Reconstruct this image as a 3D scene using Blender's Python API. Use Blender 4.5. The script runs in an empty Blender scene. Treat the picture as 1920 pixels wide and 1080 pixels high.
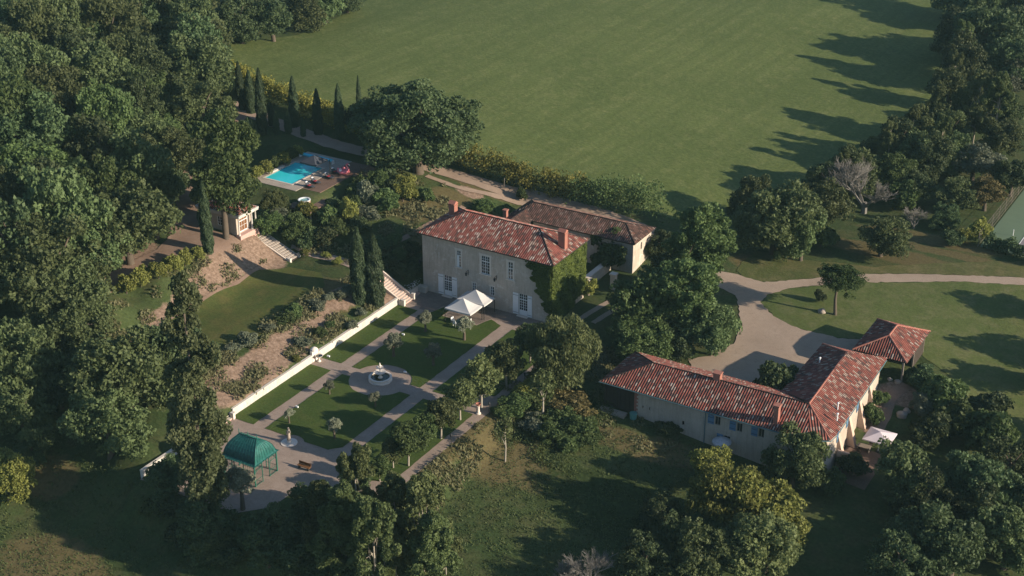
import bpy, math, random
import numpy as np
from mathutils import Vector, Matrix
from mathutils.geometry import delaunay_2d_cdt

R_ = math.radians
# ------------------------------------------------------------------ camera, sky, sun
CAMH = 100.0
PITCH = R_(25.894)
FPX = 2827.4                     # focal length in pixels of a 1920 px wide frame
TH = R_(59.36)                   # direction of the garden's long axis
PHI = TH - math.pi / 2           # local x = along the facades, local y = along the garden
sc = bpy.context.scene
C = sc.collection
cam_d = bpy.data.cameras.new('camera')
cam = bpy.data.objects.new('camera', cam_d); C.objects.link(cam)
cam.location = (0, 0, CAMH); cam.rotation_euler = (math.pi / 2 - PITCH, 0, 0)
cam_d.sensor_width = 36.0; cam_d.lens = 36.0 * FPX / 1920.0
cam_d.clip_start = 1.0; cam_d.clip_end = 5000.0
sc.camera = cam
SUN_EL = R_(19.0); SUN_AZ = R_(-22.5)          # where the sun stands
world = bpy.data.worlds.new('World'); sc.world = world; world.use_nodes = True
wn = world.node_tree.nodes; wl = world.node_tree.links
sky = wn.new('ShaderNodeTexSky'); sky.sky_type = 'NISHITA'; sky.sun_disc = False
sky.sun_elevation = SUN_EL; sky.sun_rotation = math.pi / 2 - SUN_AZ
sky.air_density = 1.0; sky.dust_density = 0.6; sky.ozone_density = 3.0
wl.new(sky.outputs[0], wn['Background'].inputs[0]); wn['Background'].inputs[1].default_value = 0.085
sun_d = bpy.data.lights.new('sun', 'SUN'); sun_d.energy = 4.5; sun_d.angle = R_(0.55); sun_d.color = (1.0, 0.85, 0.67)
sun = bpy.data.objects.new('sun', sun_d); C.objects.link(sun)
sdir = Vector((math.cos(SUN_EL) * math.cos(SUN_AZ), math.cos(SUN_EL) * math.sin(SUN_AZ), math.sin(SUN_EL)))
sun.rotation_euler = sdir.to_track_quat('Z', 'Y').to_euler(); sun.location = (60, -40, 120)
sc.view_settings.view_transform = 'Standard'; sc.view_settings.look = 'None'
sc.view_settings.gamma = 1; sc.view_settings.use_curve_mapping = False
sc.view_settings.exposure = 0.80
sc.cycles.max_bounces = 6; sc.cycles.diffuse_bounces = 2; sc.cycles.transparent_max_bounces = 6
sc.cycles.caustics_reflective = False; sc.cycles.caustics_refractive = False

# ------------------------------------------------------------------ picture measurements -> places on the ground
_F = np.array([0, math.cos(PITCH), -math.sin(PITCH)]); _R = np.array([1., 0, 0]); _U = np.cross(_R, _F)
_b = np.array([math.cos(PHI), math.sin(PHI)]); _a = np.array([-math.sin(PHI), math.cos(PHI)])
def ray(px, py): return _F + _R * (px - 960) / FPX - _U * (py - 540) / FPX
def ba(xy): return float(xy[0] * _b[0] + xy[1] * _b[1]), float(xy[0] * _a[0] + xy[1] * _a[1])
def xy(b, a): return b * _b[0] + a * _a[0], b * _b[1] + a * _a[1]
def at(px, py, z=0.0):
    d = ray(px, py); t = (z - CAMH) / d[2]; return ba((d[0] * t, d[1] * t))
def on_wall(px, py, a0):
    d = ray(px, py); t = a0 / (d[0] * _a[0] + d[1] * _a[1]); return float((d[0] * _b[0] + d[1] * _b[1]) * t), float(CAMH + d[2] * t)
def on_side(px, py, b0):
    d = ray(px, py); t = b0 / (d[0] * _b[0] + d[1] * _b[1]); return float((d[0] * _a[0] + d[1] * _a[1]) * t), float(CAMH + d[2] * t)

# ------------------------------------------------------------------ terrain heights
ctrl = []
def cpx(*rows):
    for px, py, z in rows:
        b, a = at(px, py, z); ctrl.append((b, a, z))
def cba(*rows):
    for b, a, z in rows: ctrl.append((b, a, z))
WALLB = -116.65
# bank behind the garden wall, upper lawn, second bank, yard of the pool house
for a in (122, 132, 142, 152, 160):
    k = 0.0
    for b, z in ((-116.9, 1.0), (-118.2, 1.3), (-123.6, 3.1), (-130, 3.15), (-137.4, 3.2), (-140, 5.0), (-142.9, 6.9), (-150, 7.1), (-158, 7.6)):
        if a < 130 and b < -125: z = 3.2 + (z - 3.2) * 0.6
        if a >= 160 and -124 < b < -117: z += 0.2
        ctrl.append((b, a, z + k))
cba((-117.2, 111, 0.5), (-117.2, 116, 0.8), (-122, 112, 1.2), (-117.5, 168, 0.9), (-122, 168, 2.9), (-128, 168, 3.3), (-136, 168, 3.6), (-142, 168, 6.4), (-148, 168, 7.2),
    (-118, 175, 2.6), (-124, 176, 4.2), (-132, 176, 5.4), (-118, 182, 4.4), (-126, 184, 6.0), (-134, 186, 7.2), (-117, 190, 4.0), (-114.5, 184, 2.2), (-115, 192, 2.5),
    (-115.6, 200, 3.6), (-108, 202, 3.2), (-98, 202, 2.4), (-92, 202, 1.8), (-138, 172, 6.6))
cpx((480, 215, 9.5), (560, 245, 9.2), (640, 272, 8.6), (740, 295, 7.6), (830, 322, 6.4), (930, 350, 5.2), (1010, 370, 4.2), (1100, 395, 3.2), (1200, 425, 2.2),
    (430, 250, 9.2), (370, 330, 8.2), (700, 200, 8.6), (560, 170, 9.5), (1000, 300, 4.8), (1200, 360, 2.6), (1380, 430, -0.4),
    (450, 110, 10), (700, 60, 9), (960, 0, 7.5), (960, 150, 6.5), (1200, 150, 4.2), (1400, 20, 4.5), (1400, 250, 1.0), (1600, 250, -0.5), (1600, 100, 1.2),
    (1760, 180, -1), (1760, 40, 1), (1500, 400, -1), (1800, 420, -1.2), (1900, 430, -1.2), (1900, 250, -1.5), (1900, 50, 0),
    (1390, 535, -0.6), (1600, 520, -0.8), (1800, 520, -1), (1920, 530, -1.2), (1560, 590, -1.0), (1700, 600, -1.4), (1850, 620, -2.2), (1900, 800, -4.4),
    (1400, 640, -1.1), (1330, 690, -1.1), (1620, 690, -1.8), (1694, 716, -2.0), (1560, 670, -1.3), (1460, 720, -1.2),
    (1190, 779, -2.0), (1325, 833, -3.1), (1430, 865, -3.7), (1545, 880, -4.1), (1620, 800, -3.4), (1660, 760, -2.8), (1760, 760, -3.2), (1240, 650, -0.9), (1130, 640, -0.4), (1150, 700, -1.6),
    (1220, 560, -0.2), (1300, 560, -0.4), (1240, 480, 0.6), (1300, 440, 0.4),
    (950, 830, -1.7), (860, 880, -2.0), (1050, 790, -1.9), (1000, 900, -2.9), (1150, 850, -2.7), (850, 1000, -3.4), (1050, 1050, -4.4), (1280, 920, -4.2), (1280, 1070, -5.2),
    (1500, 1000, -5.8), (1750, 950, -5.6), (1900, 1070, -7), (1000, 720, -0.9),
    (700, 960, -2.8), (600, 1020, -3.4), (560, 990, -1.8), (450, 960, -1.0), (380, 920, -0.6), (300, 900, -0.9), (350, 1000, -3.0), (250, 980, -3.6), (100, 920, -3.0), (100, 1060, -4.2), (300, 1070, -4.4), (-80, 1000, -3),
    (200, 860, -0.6), (100, 820, 0.2), (250, 700, 2.0), (100, 650, 4.0), (0, 800, 1), (250, 560, 5.0), (150, 500, 8), (0, 500, 10), (250, 400, 9.5), (100, 300, 13), (0, 150, 17), (250, 200, 12.5), (400, 150, 10), (200, 60, 14),
    (500, 40, 9), (600, -60, 8), (200, -60, 13), (960, -150, 8.5), (1500, -120, 4), (1900, -120, 1), (0, -100, 18), (2050, 300, -1.5), (2050, 700, -3.5), (2050, 1100, -8), (-150, 600, 10), (-200, 200, 19), (960, 1250, -5.5), (-100, 1250, -5.5), (1920, 1250, -8))
CP = np.array(ctrl)
_n = len(CP)
_K = np.sqrt(((CP[:, None, :2] - CP[None, :, :2]) ** 2).sum(2) + 0.35)
_A = np.zeros((_n + 3, _n + 3)); _A[:_n, :_n] = _K - 0.15 * np.eye(_n); _A[:_n, _n] = 1; _A[:_n, _n + 1:] = CP[:, :2] / 100; _A[_n:, :_n] = _A[:_n, _n:].T
_w = np.linalg.solve(_A, np.concatenate([CP[:, 2], np.zeros(3)]))
def sm(e0, e1, x):
    t = np.clip((x - e0) / (e1 - e0), 0, 1); return t * t * (3 - 2 * t)
def Hraw(b, a):
    out = np.empty_like(b)
    for i in range(0, len(b), 20000):
        bb = b[i:i + 20000]; aa = a[i:i + 20000]
        k = np.sqrt((bb[:, None] - CP[None, :, 0]) ** 2 + (aa[:, None] - CP[None, :, 1]) ** 2 + 0.35)
        out[i:i + 20000] = k @ _w[:_n] + _w[_n] + bb / 100 * _w[_n + 1] + aa / 100 * _w[_n + 2]
    return np.clip(out, -14, 24)
POOL = (-151.8, -146.2, 177.0, 185.1, 8.6)     # b0 b1 a0 a1 z
def H(b, a):
    b = np.atleast_1d(np.asarray(b, float)); a = np.atleast_1d(np.asarray(a, float))
    h = Hraw(b, a)
    # garden terrace, flat, with a step under the retaining wall on its left
    d = np.maximum.reduce([108.6 - a, (a - 189.5) * 0.5, b + 88.2, np.where(a > 181, (-114.6 - b) * 0.7, -50)])
    w = 1 - sm(0, 4.0, d); w = np.where((b < WALLB) & (a < 181), 0, w)
    h = h * (1 - w) + 0.0 * w
    # stair cuts
    s = (a > 163.6) & (a < 166.6) & (b < WALLB) & (b > -122.0)
    h = np.where(s, np.minimum(h, (-116.4 - b) * 0.6 - 0.45), h)
    s = (a > 162.2) & (a < 164.8) & (b < -135.6) & (b > -146.0)
    h = np.where(s, 3.0 + (-135.6 - b) / 10.4 * 4.1 - 0.35, h)
    # pool terrace
    d = np.maximum.reduce([-153.4 - b, b + 140.6, 174.2 - a, a - 190.5])
    w = 1 - sm(0, 3.5, d); h = h * (1 - w) + 8.5 * w
    ins = (b > POOL[0]) & (b < POOL[1]) & (a > POOL[2]) & (a < POOL[3])
    h = np.where(ins, 6.4, h)
    return h
def H1(b, a): return float(H([b], [a])[0])
def ground(px, py, off=0.0):
    d = ray(px, py); zs = np.linspace(26, -16, 260); t = (zs - CAMH) / d[2]
    x = d[0] * t; y = d[1] * t; b = x * _b[0] + y * _b[1]; a = x * _a[0] + y * _a[1]
    g = zs - H(b, a) - off
    i = int(np.argmax(g < 0)) if (g < 0).any() else len(zs) - 1
    if i == 0: return float(b[0]), float(a[0])
    k = g[i - 1] / (g[i - 1] - g[i]); return float(b[i - 1] + k * (b[i] - b[i - 1])), float(a[i - 1] + k * (a[i] - a[i - 1]))
def dist(b, a):
    return math.sqrt(b * b + a * a + CAMH * CAMH)

# ------------------------------------------------------------------ materials
MATS = {}
def new_mat(name):
    m = bpy.data.materials.new(name); m.use_nodes = True; MATS[name] = m
    nt = m.node_tree; return m, nt, nt.nodes['Principled BSDF']
def N(nt, t, **kw):
    n = nt.nodes.new(t)
    for k, v in kw.items(): setattr(n, k, v)
    return n
def noise(nt, scale, detail=4, rough=0.55, vec=None, dist=0.0):
    n = N(nt, 'ShaderNodeTexNoise'); n.inputs['Scale'].default_value = scale; n.inputs['Detail'].default_value = detail
    n.inputs['Roughness'].default_value = rough; n.inputs['Distortion'].default_value = dist
    if vec is not None: nt.links.new(vec, n.inputs['Vector'])
    return n.outputs['Fac']
def coords(nt, kind='Object', scale=None):
    t = N(nt, 'ShaderNodeTexCoord').outputs[kind]
    if scale:
        mp = N(nt, 'ShaderNodeMapping'); mp.inputs['Scale'].default_value = scale; nt.links.new(t, mp.inputs['Vector']); return mp.outputs[0]
    return t
def ramp(nt, fac, stops, interp='LINEAR'):
    r = N(nt, 'ShaderNodeValToRGB'); r.color_ramp.interpolation = interp
    el = r.color_ramp.elements
    while len(el) < len(stops): el.new(0.5)
    for e, (p, c) in zip(el, stops):
        e.position = p; e.color = (c[0], c[1], c[2], 1) if not isinstance(c, (int, float)) else (c, c, c, 1)
    nt.links.new(fac, r.inputs[0]); return r.outputs[0]
def mix(nt, fac, c1, c2, mode='MIX'):
    m = N(nt, 'ShaderNodeMix', data_type='RGBA', blend_type=mode)
    for s, v in ((m.inputs[0], fac), (m.inputs[6], c1), (m.inputs[7], c2)):
        if isinstance(v, (int, float)): s.default_value = v if s == m.inputs[0] else (v, v, v, 1)
        elif isinstance(v, (tuple, list)): s.default_value = (v[0], v[1], v[2], 1)
        else: nt.links.new(v, s)
    return m.outputs[2]
def mth(nt, op, a, b=None):
    m = N(nt, 'ShaderNodeMath', operation=op)
    for i, v in enumerate((a, b)):
        if v is None: continue
        if isinstance(v, (int, float)): m.inputs[i].default_value = v
        else: nt.links.new(v, m.inputs[i])
    return m.outputs[0]
def bump(nt, bs, height, strength=0.4, dist=0.05):
    b = N(nt, 'ShaderNodeBump'); b.inputs['Strength'].default_value = strength; b.inputs['Distance'].default_value = dist
    nt.links.new(height, b.inputs['Height']); nt.links.new(b.outputs[0], bs.inputs['Normal'])
def simple(name, col, rough=0.7, var=0.18, scale=2.0, metal=0.0, bstr=0.0, kind='Object'):
    m, nt, bs = new_mat(name); v = coords(nt, kind)
    f = noise(nt, scale, 5, 0.6, v)
    c = mix(nt, f, tuple(x * (1 - var) for x in col), tuple(min(1, x * (1 + var)) for x in col))
    nt.links.new(c, bs.inputs['Base Color']); bs.inputs['Roughness'].default_value = rough; bs.inputs['Metallic'].default_value = metal
    bs.inputs['Specular IOR Level'].default_value = 0.3
    if bstr: bump(nt, bs, noise(nt, scale * 6, 3, 0.6, v), bstr, 0.03)
    return m
def leaf_mat(name, dark, light, hue=0.028, trans=0.25):
    m, nt, bs = new_mat(name)
    at_ = N(nt, 'ShaderNodeAttribute'); at_.attribute_name = 'tint'
    oi = N(nt, 'ShaderNodeObjectInfo')
    f = mth(nt, 'ADD', mth(nt, 'MULTIPLY', at_.outputs['Fac'], 0.75), mth(nt, 'MULTIPLY', oi.outputs['Random'], 0.25))
    c = mix(nt, f, dark, light)
    hs = N(nt, 'ShaderNodeHueSaturation'); nt.links.new(c, hs.inputs['Color'])
    nt.links.new(mth(nt, 'ADD', 0.5 - hue, mth(nt, 'MULTIPLY', oi.outputs['Random'], hue * 2)), hs.inputs['Hue'])
    nt.links.new(mth(nt, 'ADD', 0.74, mth(nt, 'MULTIPLY', oi.outputs['Random'], 0.52)), hs.inputs['Value'])
    nt.links.new(hs.outputs[0], bs.inputs['Base Color']); bs.inputs['Roughness'].default_value = 0.62; bs.inputs['Specular IOR Level'].default_value = 0.22
    tr = N(nt, 'ShaderNodeBsdfTranslucent'); nt.links.new(hs.outputs[0], tr.inputs['Color'])
    ms = N(nt, 'ShaderNodeMixShader'); ms.inputs[0].default_value = trans
    nt.links.new(bs.outputs[0], ms.inputs[1]); nt.links.new(tr.outputs[0], ms.inputs[2])
    nt.links.new(ms.outputs[0], nt.nodes['Material Output'].inputs['Surface'])
    return m
def ground_mat():
    m, nt, bs = new_mat('rough_ground'); v = coords(nt)
    big = noise(nt, 0.06, 5, 0.6, v); mid = noise(nt, 0.35, 6, 0.65, v); fine = noise(nt, 2.2, 6, 0.7, v)
    g = mix(nt, ramp(nt, big, [(0.35, 0), (0.65, 1)]), (0.052, 0.084, 0.028), (0.084, 0.114, 0.040))
    g = mix(nt, ramp(nt, mid, [(0.45, 0), (0.75, 1)]), g, (0.120, 0.118, 0.052))
    at_ = N(nt, 'ShaderNodeAttribute'); at_.attribute_name = 'mask'
    sp = N(nt, 'ShaderNodeSeparateColor'); nt.links.new(at_.outputs['Color'], sp.inputs[0])
    def msk(ch, lo, hi, amp=0.55):
        s = mth(nt, 'ADD', ch, mth(nt, 'MULTIPLY', mth(nt, 'SUBTRACT', noise(nt, 0.5, 7, 0.7, v), 0.5), amp * 2))
        return ramp(nt, s, [(lo, 0), (hi, 1)])
    dry = mix(nt, fine, (0.20, 0.155, 0.075), (0.125, 0.115, 0.048))
    g = mix(nt, msk(sp.outputs[1], 0.4, 0.7), g, dry)
    soil = mix(nt, ramp(nt, fine, [(0.35, 0), (0.7, 1)]), (0.30, 0.205, 0.145), (0.38, 0.275, 0.205))
    g = mix(nt, msk(sp.outputs[0], 0.42, 0.62), g, soil)
    lush = mix(nt, fine, (0.030, 0.048, 0.016), (0.055, 0.082, 0.024))
    g = mix(nt, msk(sp.outputs[2], 0.4, 0.7), g, lush)
    g = mix(nt, ramp(nt, fine, [(0.3, 0.45), (0.75, 1.0)]), (0.0, 0.0, 0.0), g)
    nt.links.new(g, bs.inputs['Base Color']); bs.inputs['Roughness'].default_value = 0.95; bs.inputs['Specular IOR Level'].default_value = 0.1
    bump(nt, bs, fine, 0.5, 0.15)
def grass_mat(name, c1, c2, c3, streak=None, fscale=3.0, bs_=0.5):
    m, nt, bs = new_mat(name); v = coords(nt)
    big = noise(nt, 0.045, 5, 0.6, v, 0.5); mid = noise(nt, 0.4, 6, 0.7, v)
    g = mix(nt, ramp(nt, big, [(0.35, 0), (0.65, 1)]), c1, c2)
    g = mix(nt, ramp(nt, mid, [(0.45, 0), (0.8, 1)]), g, c3)
    if streak:
        mp = N(nt, 'ShaderNodeMapping'); nt.links.new(v, mp.inputs[0]); mp.inputs['Rotation'].default_value = (0, 0, streak[0]); mp.inputs['Scale'].default_value = (1, 0.035, 1)
        w = noise(nt, streak[1], 3, 0.7, mp.outputs[0])
        g = mix(nt, mth(nt, 'MULTIPLY', ramp(nt, w, [(0.35, 0), (0.7, 1)]), streak[2]), g, c1, 'MIX')
    f = noise(nt, fscale, 5, 0.7, v)
    g = mix(nt, ramp(nt, f, [(0.3, 0.6), (0.7, 1.0)]), (0, 0, 0), g)
    nt.links.new(g, bs.inputs['Base Color']); bs.inputs['Roughness'].default_value = 0.9; bs.inputs['Specular IOR Level'].default_value = 0.12
    bump(nt, bs, f, bs_, 0.12)
def gravel_mat(name, c1, c2, scale=0.25):
    m, nt, bs = new_mat(name); v = coords(nt)
    g = mix(nt, ramp(nt, noise(nt, scale, 6, 0.65, v, 0.4), [(0.35, 0), (0.68, 1)]), c1, c2)
    g = mix(nt, ramp(nt, noise(nt, 0.9, 7, 0.75, v, 1.2), [(0.5, 0), (0.72, 0.55)]), g, tuple(x * .68 for x in c1))
    f = noise(nt, 9, 4, 0.8, v); g = mix(nt, ramp(nt, f, [(0.25, 0.65), (0.7, 1)]), (0, 0, 0), g)
    nt.links.new(g, bs.inputs['Base Color']); bs.inputs['Roughness'].default_value = 0.95; bs.inputs['Specular IOR Level'].default_value = 0.15
    bump(nt, bs, f, 0.3, 0.04)
def paving_mat(name, c1, c2, sz=2.2):
    m, nt, bs = new_mat(name); v = coords(nt)
    br = N(nt, 'ShaderNodeTexBrick'); br.inputs['Scale'].default_value = sz; br.inputs['Mortar Size'].default_value = 0.03; br.inputs['Brick Width'].default_value = 0.7
    br.inputs['Color1'].default_value = (*c1, 1); br.inputs['Color2'].default_value = (*c2, 1); br.inputs['Mortar'].default_value = (c1[0] * .55, c1[1] * .55, c1[2] * .5, 1)
    nt.links.new(v, br.inputs['Vector'])
    g = mix(nt, ramp(nt, noise(nt, 0.5, 6, 0.7, v), [(0.3, 0.72), (0.7, 1)]), (0, 0, 0), br.outputs['Color'])
    nt.links.new(g, bs.inputs['Base Color']); bs.inputs['Roughness'].default_value = 0.85; bs.inputs['Specular IOR Level'].default_value = 0.2
def tile_mat(name, cols, moss=0.35):
    m, nt, bs = new_mat(name)
    uv = N(nt, 'ShaderNodeUVMap'); uv.uv_map = 'UVMap'
    sp = N(nt, 'ShaderNodeSeparateXYZ'); nt.links.new(uv.outputs[0], sp.inputs[0])
    u = mth(nt, 'FLOOR', sp.outputs[0]); vshift = mth(nt, 'MULTIPLY', mth(nt, 'SINE', mth(nt, 'MULTIPLY', u, 12.7)), 0.5)
    vv = mth(nt, 'FLOOR', mth(nt, 'ADD', sp.outputs[1], vshift))
    cb = N(nt, 'ShaderNodeCombineXYZ'); nt.links.new(u, cb.inputs[0]); nt.links.new(vv, cb.inputs[1])
    wn_ = N(nt, 'ShaderNodeTexWhiteNoise', noise_dimensions='2D'); nt.links.new(cb.outputs[0], wn_.inputs['Vector'])
    c = ramp(nt, wn_.outputs['Value'], cols, 'CONSTANT')
    v = coords(nt)
    c = mix(nt, mth(nt, 'MULTIPLY', ramp(nt, noise(nt, 0.45, 6, 0.7, v), [(0.45, 0), (0.75, 1)]), moss), c, (0.05, 0.045, 0.04))
    fr = mth(nt, 'FRACT', sp.outputs[0]); gro = ramp(nt, fr, [(0.0, 0.0), (0.16, 0.12), (0.36, 1), (0.64, 1), (0.84, 0.12), (1.0, 0.0)])
    c = mix(nt, gro, (0.028, 0.02, 0.02), c)  # shade of the grooves between tile rows, painted into the colour
    nt.links.new(c, bs.inputs['Base Color']); bs.inputs['Roughness'].default_value = 0.85; bs.inputs['Specular IOR Level'].default_value = 0.2
def wall_mat(name, c1, c2, patch, scale=0.5):
    m, nt, bs = new_mat(name); v = coords(nt)
    g = mix(nt, ramp(nt, noise(nt, scale, 7, 0.7, v), [(0.35, 0), (0.65, 1)]), c1, c2)
    g = mix(nt, ramp(nt, noise(nt, scale * 2.3, 7, 0.75, v, 1.0), [(0.54, 0), (0.62, 0.8)]), g, patch)
    vs = coords(nt, 'Object', (2.5, 2.5, 0.3)); g = mix(nt, ramp(nt, noise(nt, 1.2, 4, 0.7, vs), [(0.3, 0.8), (0.6, 1)]), (0, 0, 0), g)
    f = noise(nt, 5, 4, 0.7, v); g = mix(nt, ramp(nt, f, [(0.3, 0.88), (0.6, 1)]), (0, 0, 0), g)
    nt.links.new(g, bs.inputs['Base Color']); bs.inputs['Roughness'].default_value = 0.9; bs.inputs['Specular IOR Level'].default_value = 0.15
    bump(nt, bs, f, 0.3, 0.03)
ground_mat()
grass_mat('field_grass', (0.096, 0.130, 0.037), (0.136, 0.170, 0.052), (0.190, 0.200, 0.076), (R_(35), 0.5, 0.9), 1.6, 0.9)
grass_mat('garden_grass', (0.055, 0.092, 0.020), (0.082, 0.122, 0.028), (0.098, 0.116, 0.034), None, 4.0, 0.4)
grass_mat('upper_grass', (0.064, 0.102, 0.025), (0.120, 0.125, 0.038), (0.185, 0.145, 0.055), (R_(4), 0.5, 0.5), 3.0, 0.4)
grass_mat('verge_grass', (0.090, 0.108, 0.034), (0.150, 0.138, 0.056), (0.230, 0.185, 0.095), (R_(85), 0.35, 0.5), 2.5, 0.6)
grass_mat('park_grass', (0.086, 0.120, 0.034), (0.120, 0.145, 0.046), (0.180, 0.175, 0.082), None, 2.5, 0.5)
gravel_mat('drive_gravel', (0.37, 0.285, 0.215), (0.44, 0.345, 0.265), 0.12)
gravel_mat('track_gravel', (0.40, 0.30, 0.23), (0.32, 0.24, 0.18), 0.5)
gravel_mat('path_gravel', (0.34, 0.265, 0.215), (0.41, 0.325, 0.27), 0.5)
gravel_mat('yard_soil', (0.25, 0.17, 0.125), (0.32, 0.225, 0.17), 0.4)
paving_mat('patio_paving', (0.22, 0.18, 0.155), (0.27, 0.215, 0.19), 1.6)
paving_mat('pool_paving', (0.52, 0.45, 0.38), (0.48, 0.41, 0.35), 1.6)
paving_mat('deck_boards', (0.20, 0.13, 0.10), (0.25, 0.165, 0.125), 3)
tile_mat('roof_tiles', [(0, (0.33, 0.10, 0.075)), (0.22, (0.42, 0.135, 0.10)), (0.4, (0.20, 0.080, 0.064)), (0.52, (0.46, 0.25, 0.19)), (0.64, (0.54, 0.42, 0.34)), (0.76, (0.13, 0.085, 0.07)), (0.86, (0.36, 0.11, 0.08)), (0.95, (0.60, 0.50, 0.43))], 0.35)
tile_mat('farm_tiles', [(0, (0.29, 0.090, 0.068)), (0.25, (0.35, 0.115, 0.085)), (0.45, (0.19, 0.075, 0.060)), (0.57, (0.38, 0.20, 0.155)), (0.68, (0.44, 0.32, 0.26)), (0.79, (0.13, 0.075, 0.065)), (0.88, (0.31, 0.10, 0.075)), (0.96, (0.50, 0.41, 0.35))], 0.45)
tile_mat('old_tiles', [(0, (0.12, 0.065, 0.05)), (0.2, (0.20, 0.11, 0.085)), (0.4, (0.09, 0.06, 0.05)), (0.55, (0.27, 0.16, 0.12)), (0.7, (0.34, 0.26, 0.21)), (0.8, (0.15, 0.08, 0.06)), (0.92, (0.30, 0.13, 0.09))], 0.5)
wall_mat('limestone', (0.46, 0.40, 0.33), (0.56, 0.49, 0.41), (0.64, 0.60, 0.54), 0.4)
wall_mat('cream_render', (0.47, 0.395, 0.32), (0.53, 0.45, 0.37), (0.45, 0.40, 0.345), 0.35)
wall_mat('pink_render', (0.60, 0.44, 0.34), (0.66, 0.50, 0.40), (0.62, 0.48, 0.38), 0.4)
wall_mat('white_render', (0.56, 0.53, 0.48), (0.63, 0.60, 0.55), (0.45, 0.44, 0.38), 0.5)
simple('pale_stone', (0.60, 0.52, 0.44), 0.8, 0.15, 3, bstr=0.2)
simple('surround_stone', (0.62, 0.57, 0.50), 0.8, 0.1, 3)
simple('fountain_stone', (0.68, 0.62, 0.55), 0.7, 0.15, 4)
simple('brick', (0.31, 0.135, 0.10), 0.9, 0.25, 4, bstr=0.3)
simple('terracotta', (0.36, 0.15, 0.11), 0.85, 0.2, 3)
simple('pink_kerb', (0.52, 0.34, 0.29), 0.85, 0.2, 3)
simple('white_paint', (0.74, 0.76, 0.76), 0.5, 0.05, 2)
simple('blue_paint', (0.11, 0.21, 0.33), 0.6, 0.12, 4)
simple('blue_pipe', (0.10, 0.18, 0.20), 0.5, 0.1, 4)
simple('dark_wood', (0.045, 0.035, 0.028), 0.9, 0.3, 4)
simple('brown_wood', (0.17, 0.08, 0.032), 0.6, 0.25, 4)
simple('grey_wood', (0.22, 0.19, 0.16), 0.9, 0.25, 4)
simple('dark_metal', (0.03, 0.033, 0.036), 0.5, 0.2, 4, 0.3)
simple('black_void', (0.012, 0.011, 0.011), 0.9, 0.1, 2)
simple('tent_canvas', (0.52, 0.515, 0.50), 0.7, 0.05, 1.5)
simple('pink_canvas', (0.66, 0.58, 0.60), 0.7, 0.06, 1.5)
simple('grey_canvas', (0.055, 0.062, 0.078), 0.8, 0.1, 1.5)
simple('cover_blue', (0.06, 0.52, 0.70), 0.4, 0.08, 2)
simple('flamingo_pink', (0.85, 0.22, 0.26), 0.35, 0.08, 2)
simple('flamingo_pale', (0.9, 0.75, 0.72), 0.35, 0.08, 2)
simple('red_cushion', (0.32, 0.02, 0.03), 0.8, 0.1, 2)
simple('white_cloth', (0.8, 0.8, 0.8), 0.8, 0.05, 2)
simple('tub_wood', (0.42, 0.30, 0.24), 0.8, 0.15, 5)
simple('bark', (0.10, 0.08, 0.06), 0.95, 0.35, 5)
simple('pale_bark', (0.30, 0.27, 0.22), 0.9, 0.35, 6)
simple('dead_wood', (0.17, 0.16, 0.145), 0.95, 0.25, 5)
simple('orange_plastic', (0.75, 0.14, 0.03), 0.5, 0.1, 3)
simple('bin_green', (0.10, 0.26, 0.24), 0.5, 0.1, 3)
simple('court_green', (0.11, 0.16, 0.10), 0.9, 0.12, 0.6)
simple('court_grey', (0.19, 0.17, 0.18), 0.9, 0.12, 0.6)
simple('court_line', (0.72, 0.72, 0.70), 0.8, 0.05, 2)
simple('boulder', (0.34, 0.29, 0.24), 0.95, 0.25, 2, bstr=0.5)
simple('straw', (0.34, 0.27, 0.16), 0.95, 0.25, 3)
simple('fabric_pattern', (0.45, 0.45, 0.47), 0.9, 0.75, 9)
def verdigris():
    m, nt, bs = new_mat('verdigris'); v = coords(nt); vs = coords(nt, 'Object', (3, 3, 0.6))
    c = mix(nt, ramp(nt, noise(nt, 1.2, 5, 0.7, vs), [(0.35, 0), (0.65, 1)]), (0.006, 0.065, 0.057), (0.016, 0.135, 0.115))
    c = mix(nt, ramp(nt, noise(nt, 3, 6, 0.75, v), [(0.62, 0), (0.72, 0.7)]), c, (0.10, 0.27, 0.23))
    nt.links.new(c, bs.inputs['Base Color']); bs.inputs['Roughness'].default_value = 0.45; bs.inputs['Metallic'].default_value = 0.15
verdigris()
simple('green_iron', (0.018, 0.12, 0.085), 0.5, 0.25, 4)
def glass_mat(name, col, rough=0.08):
    m, nt, bs = new_mat(name); f = noise(nt, 1.3, 2, 0.5, coords(nt)); c = mix(nt, f, tuple(x * .6 for x in col), col)
    nt.links.new(c, bs.inputs['Base Color']); bs.inputs['Roughness'].default_value = rough; bs.inputs['Specular IOR Level'].default_value = 0.6
glass_mat('window_glass', (0.03, 0.035, 0.04))
glass_mat('pond_water', (0.02, 0.028, 0.016), 0.05)
glass_mat('tub_water', (0.30, 0.52, 0.50), 0.05)
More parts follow.
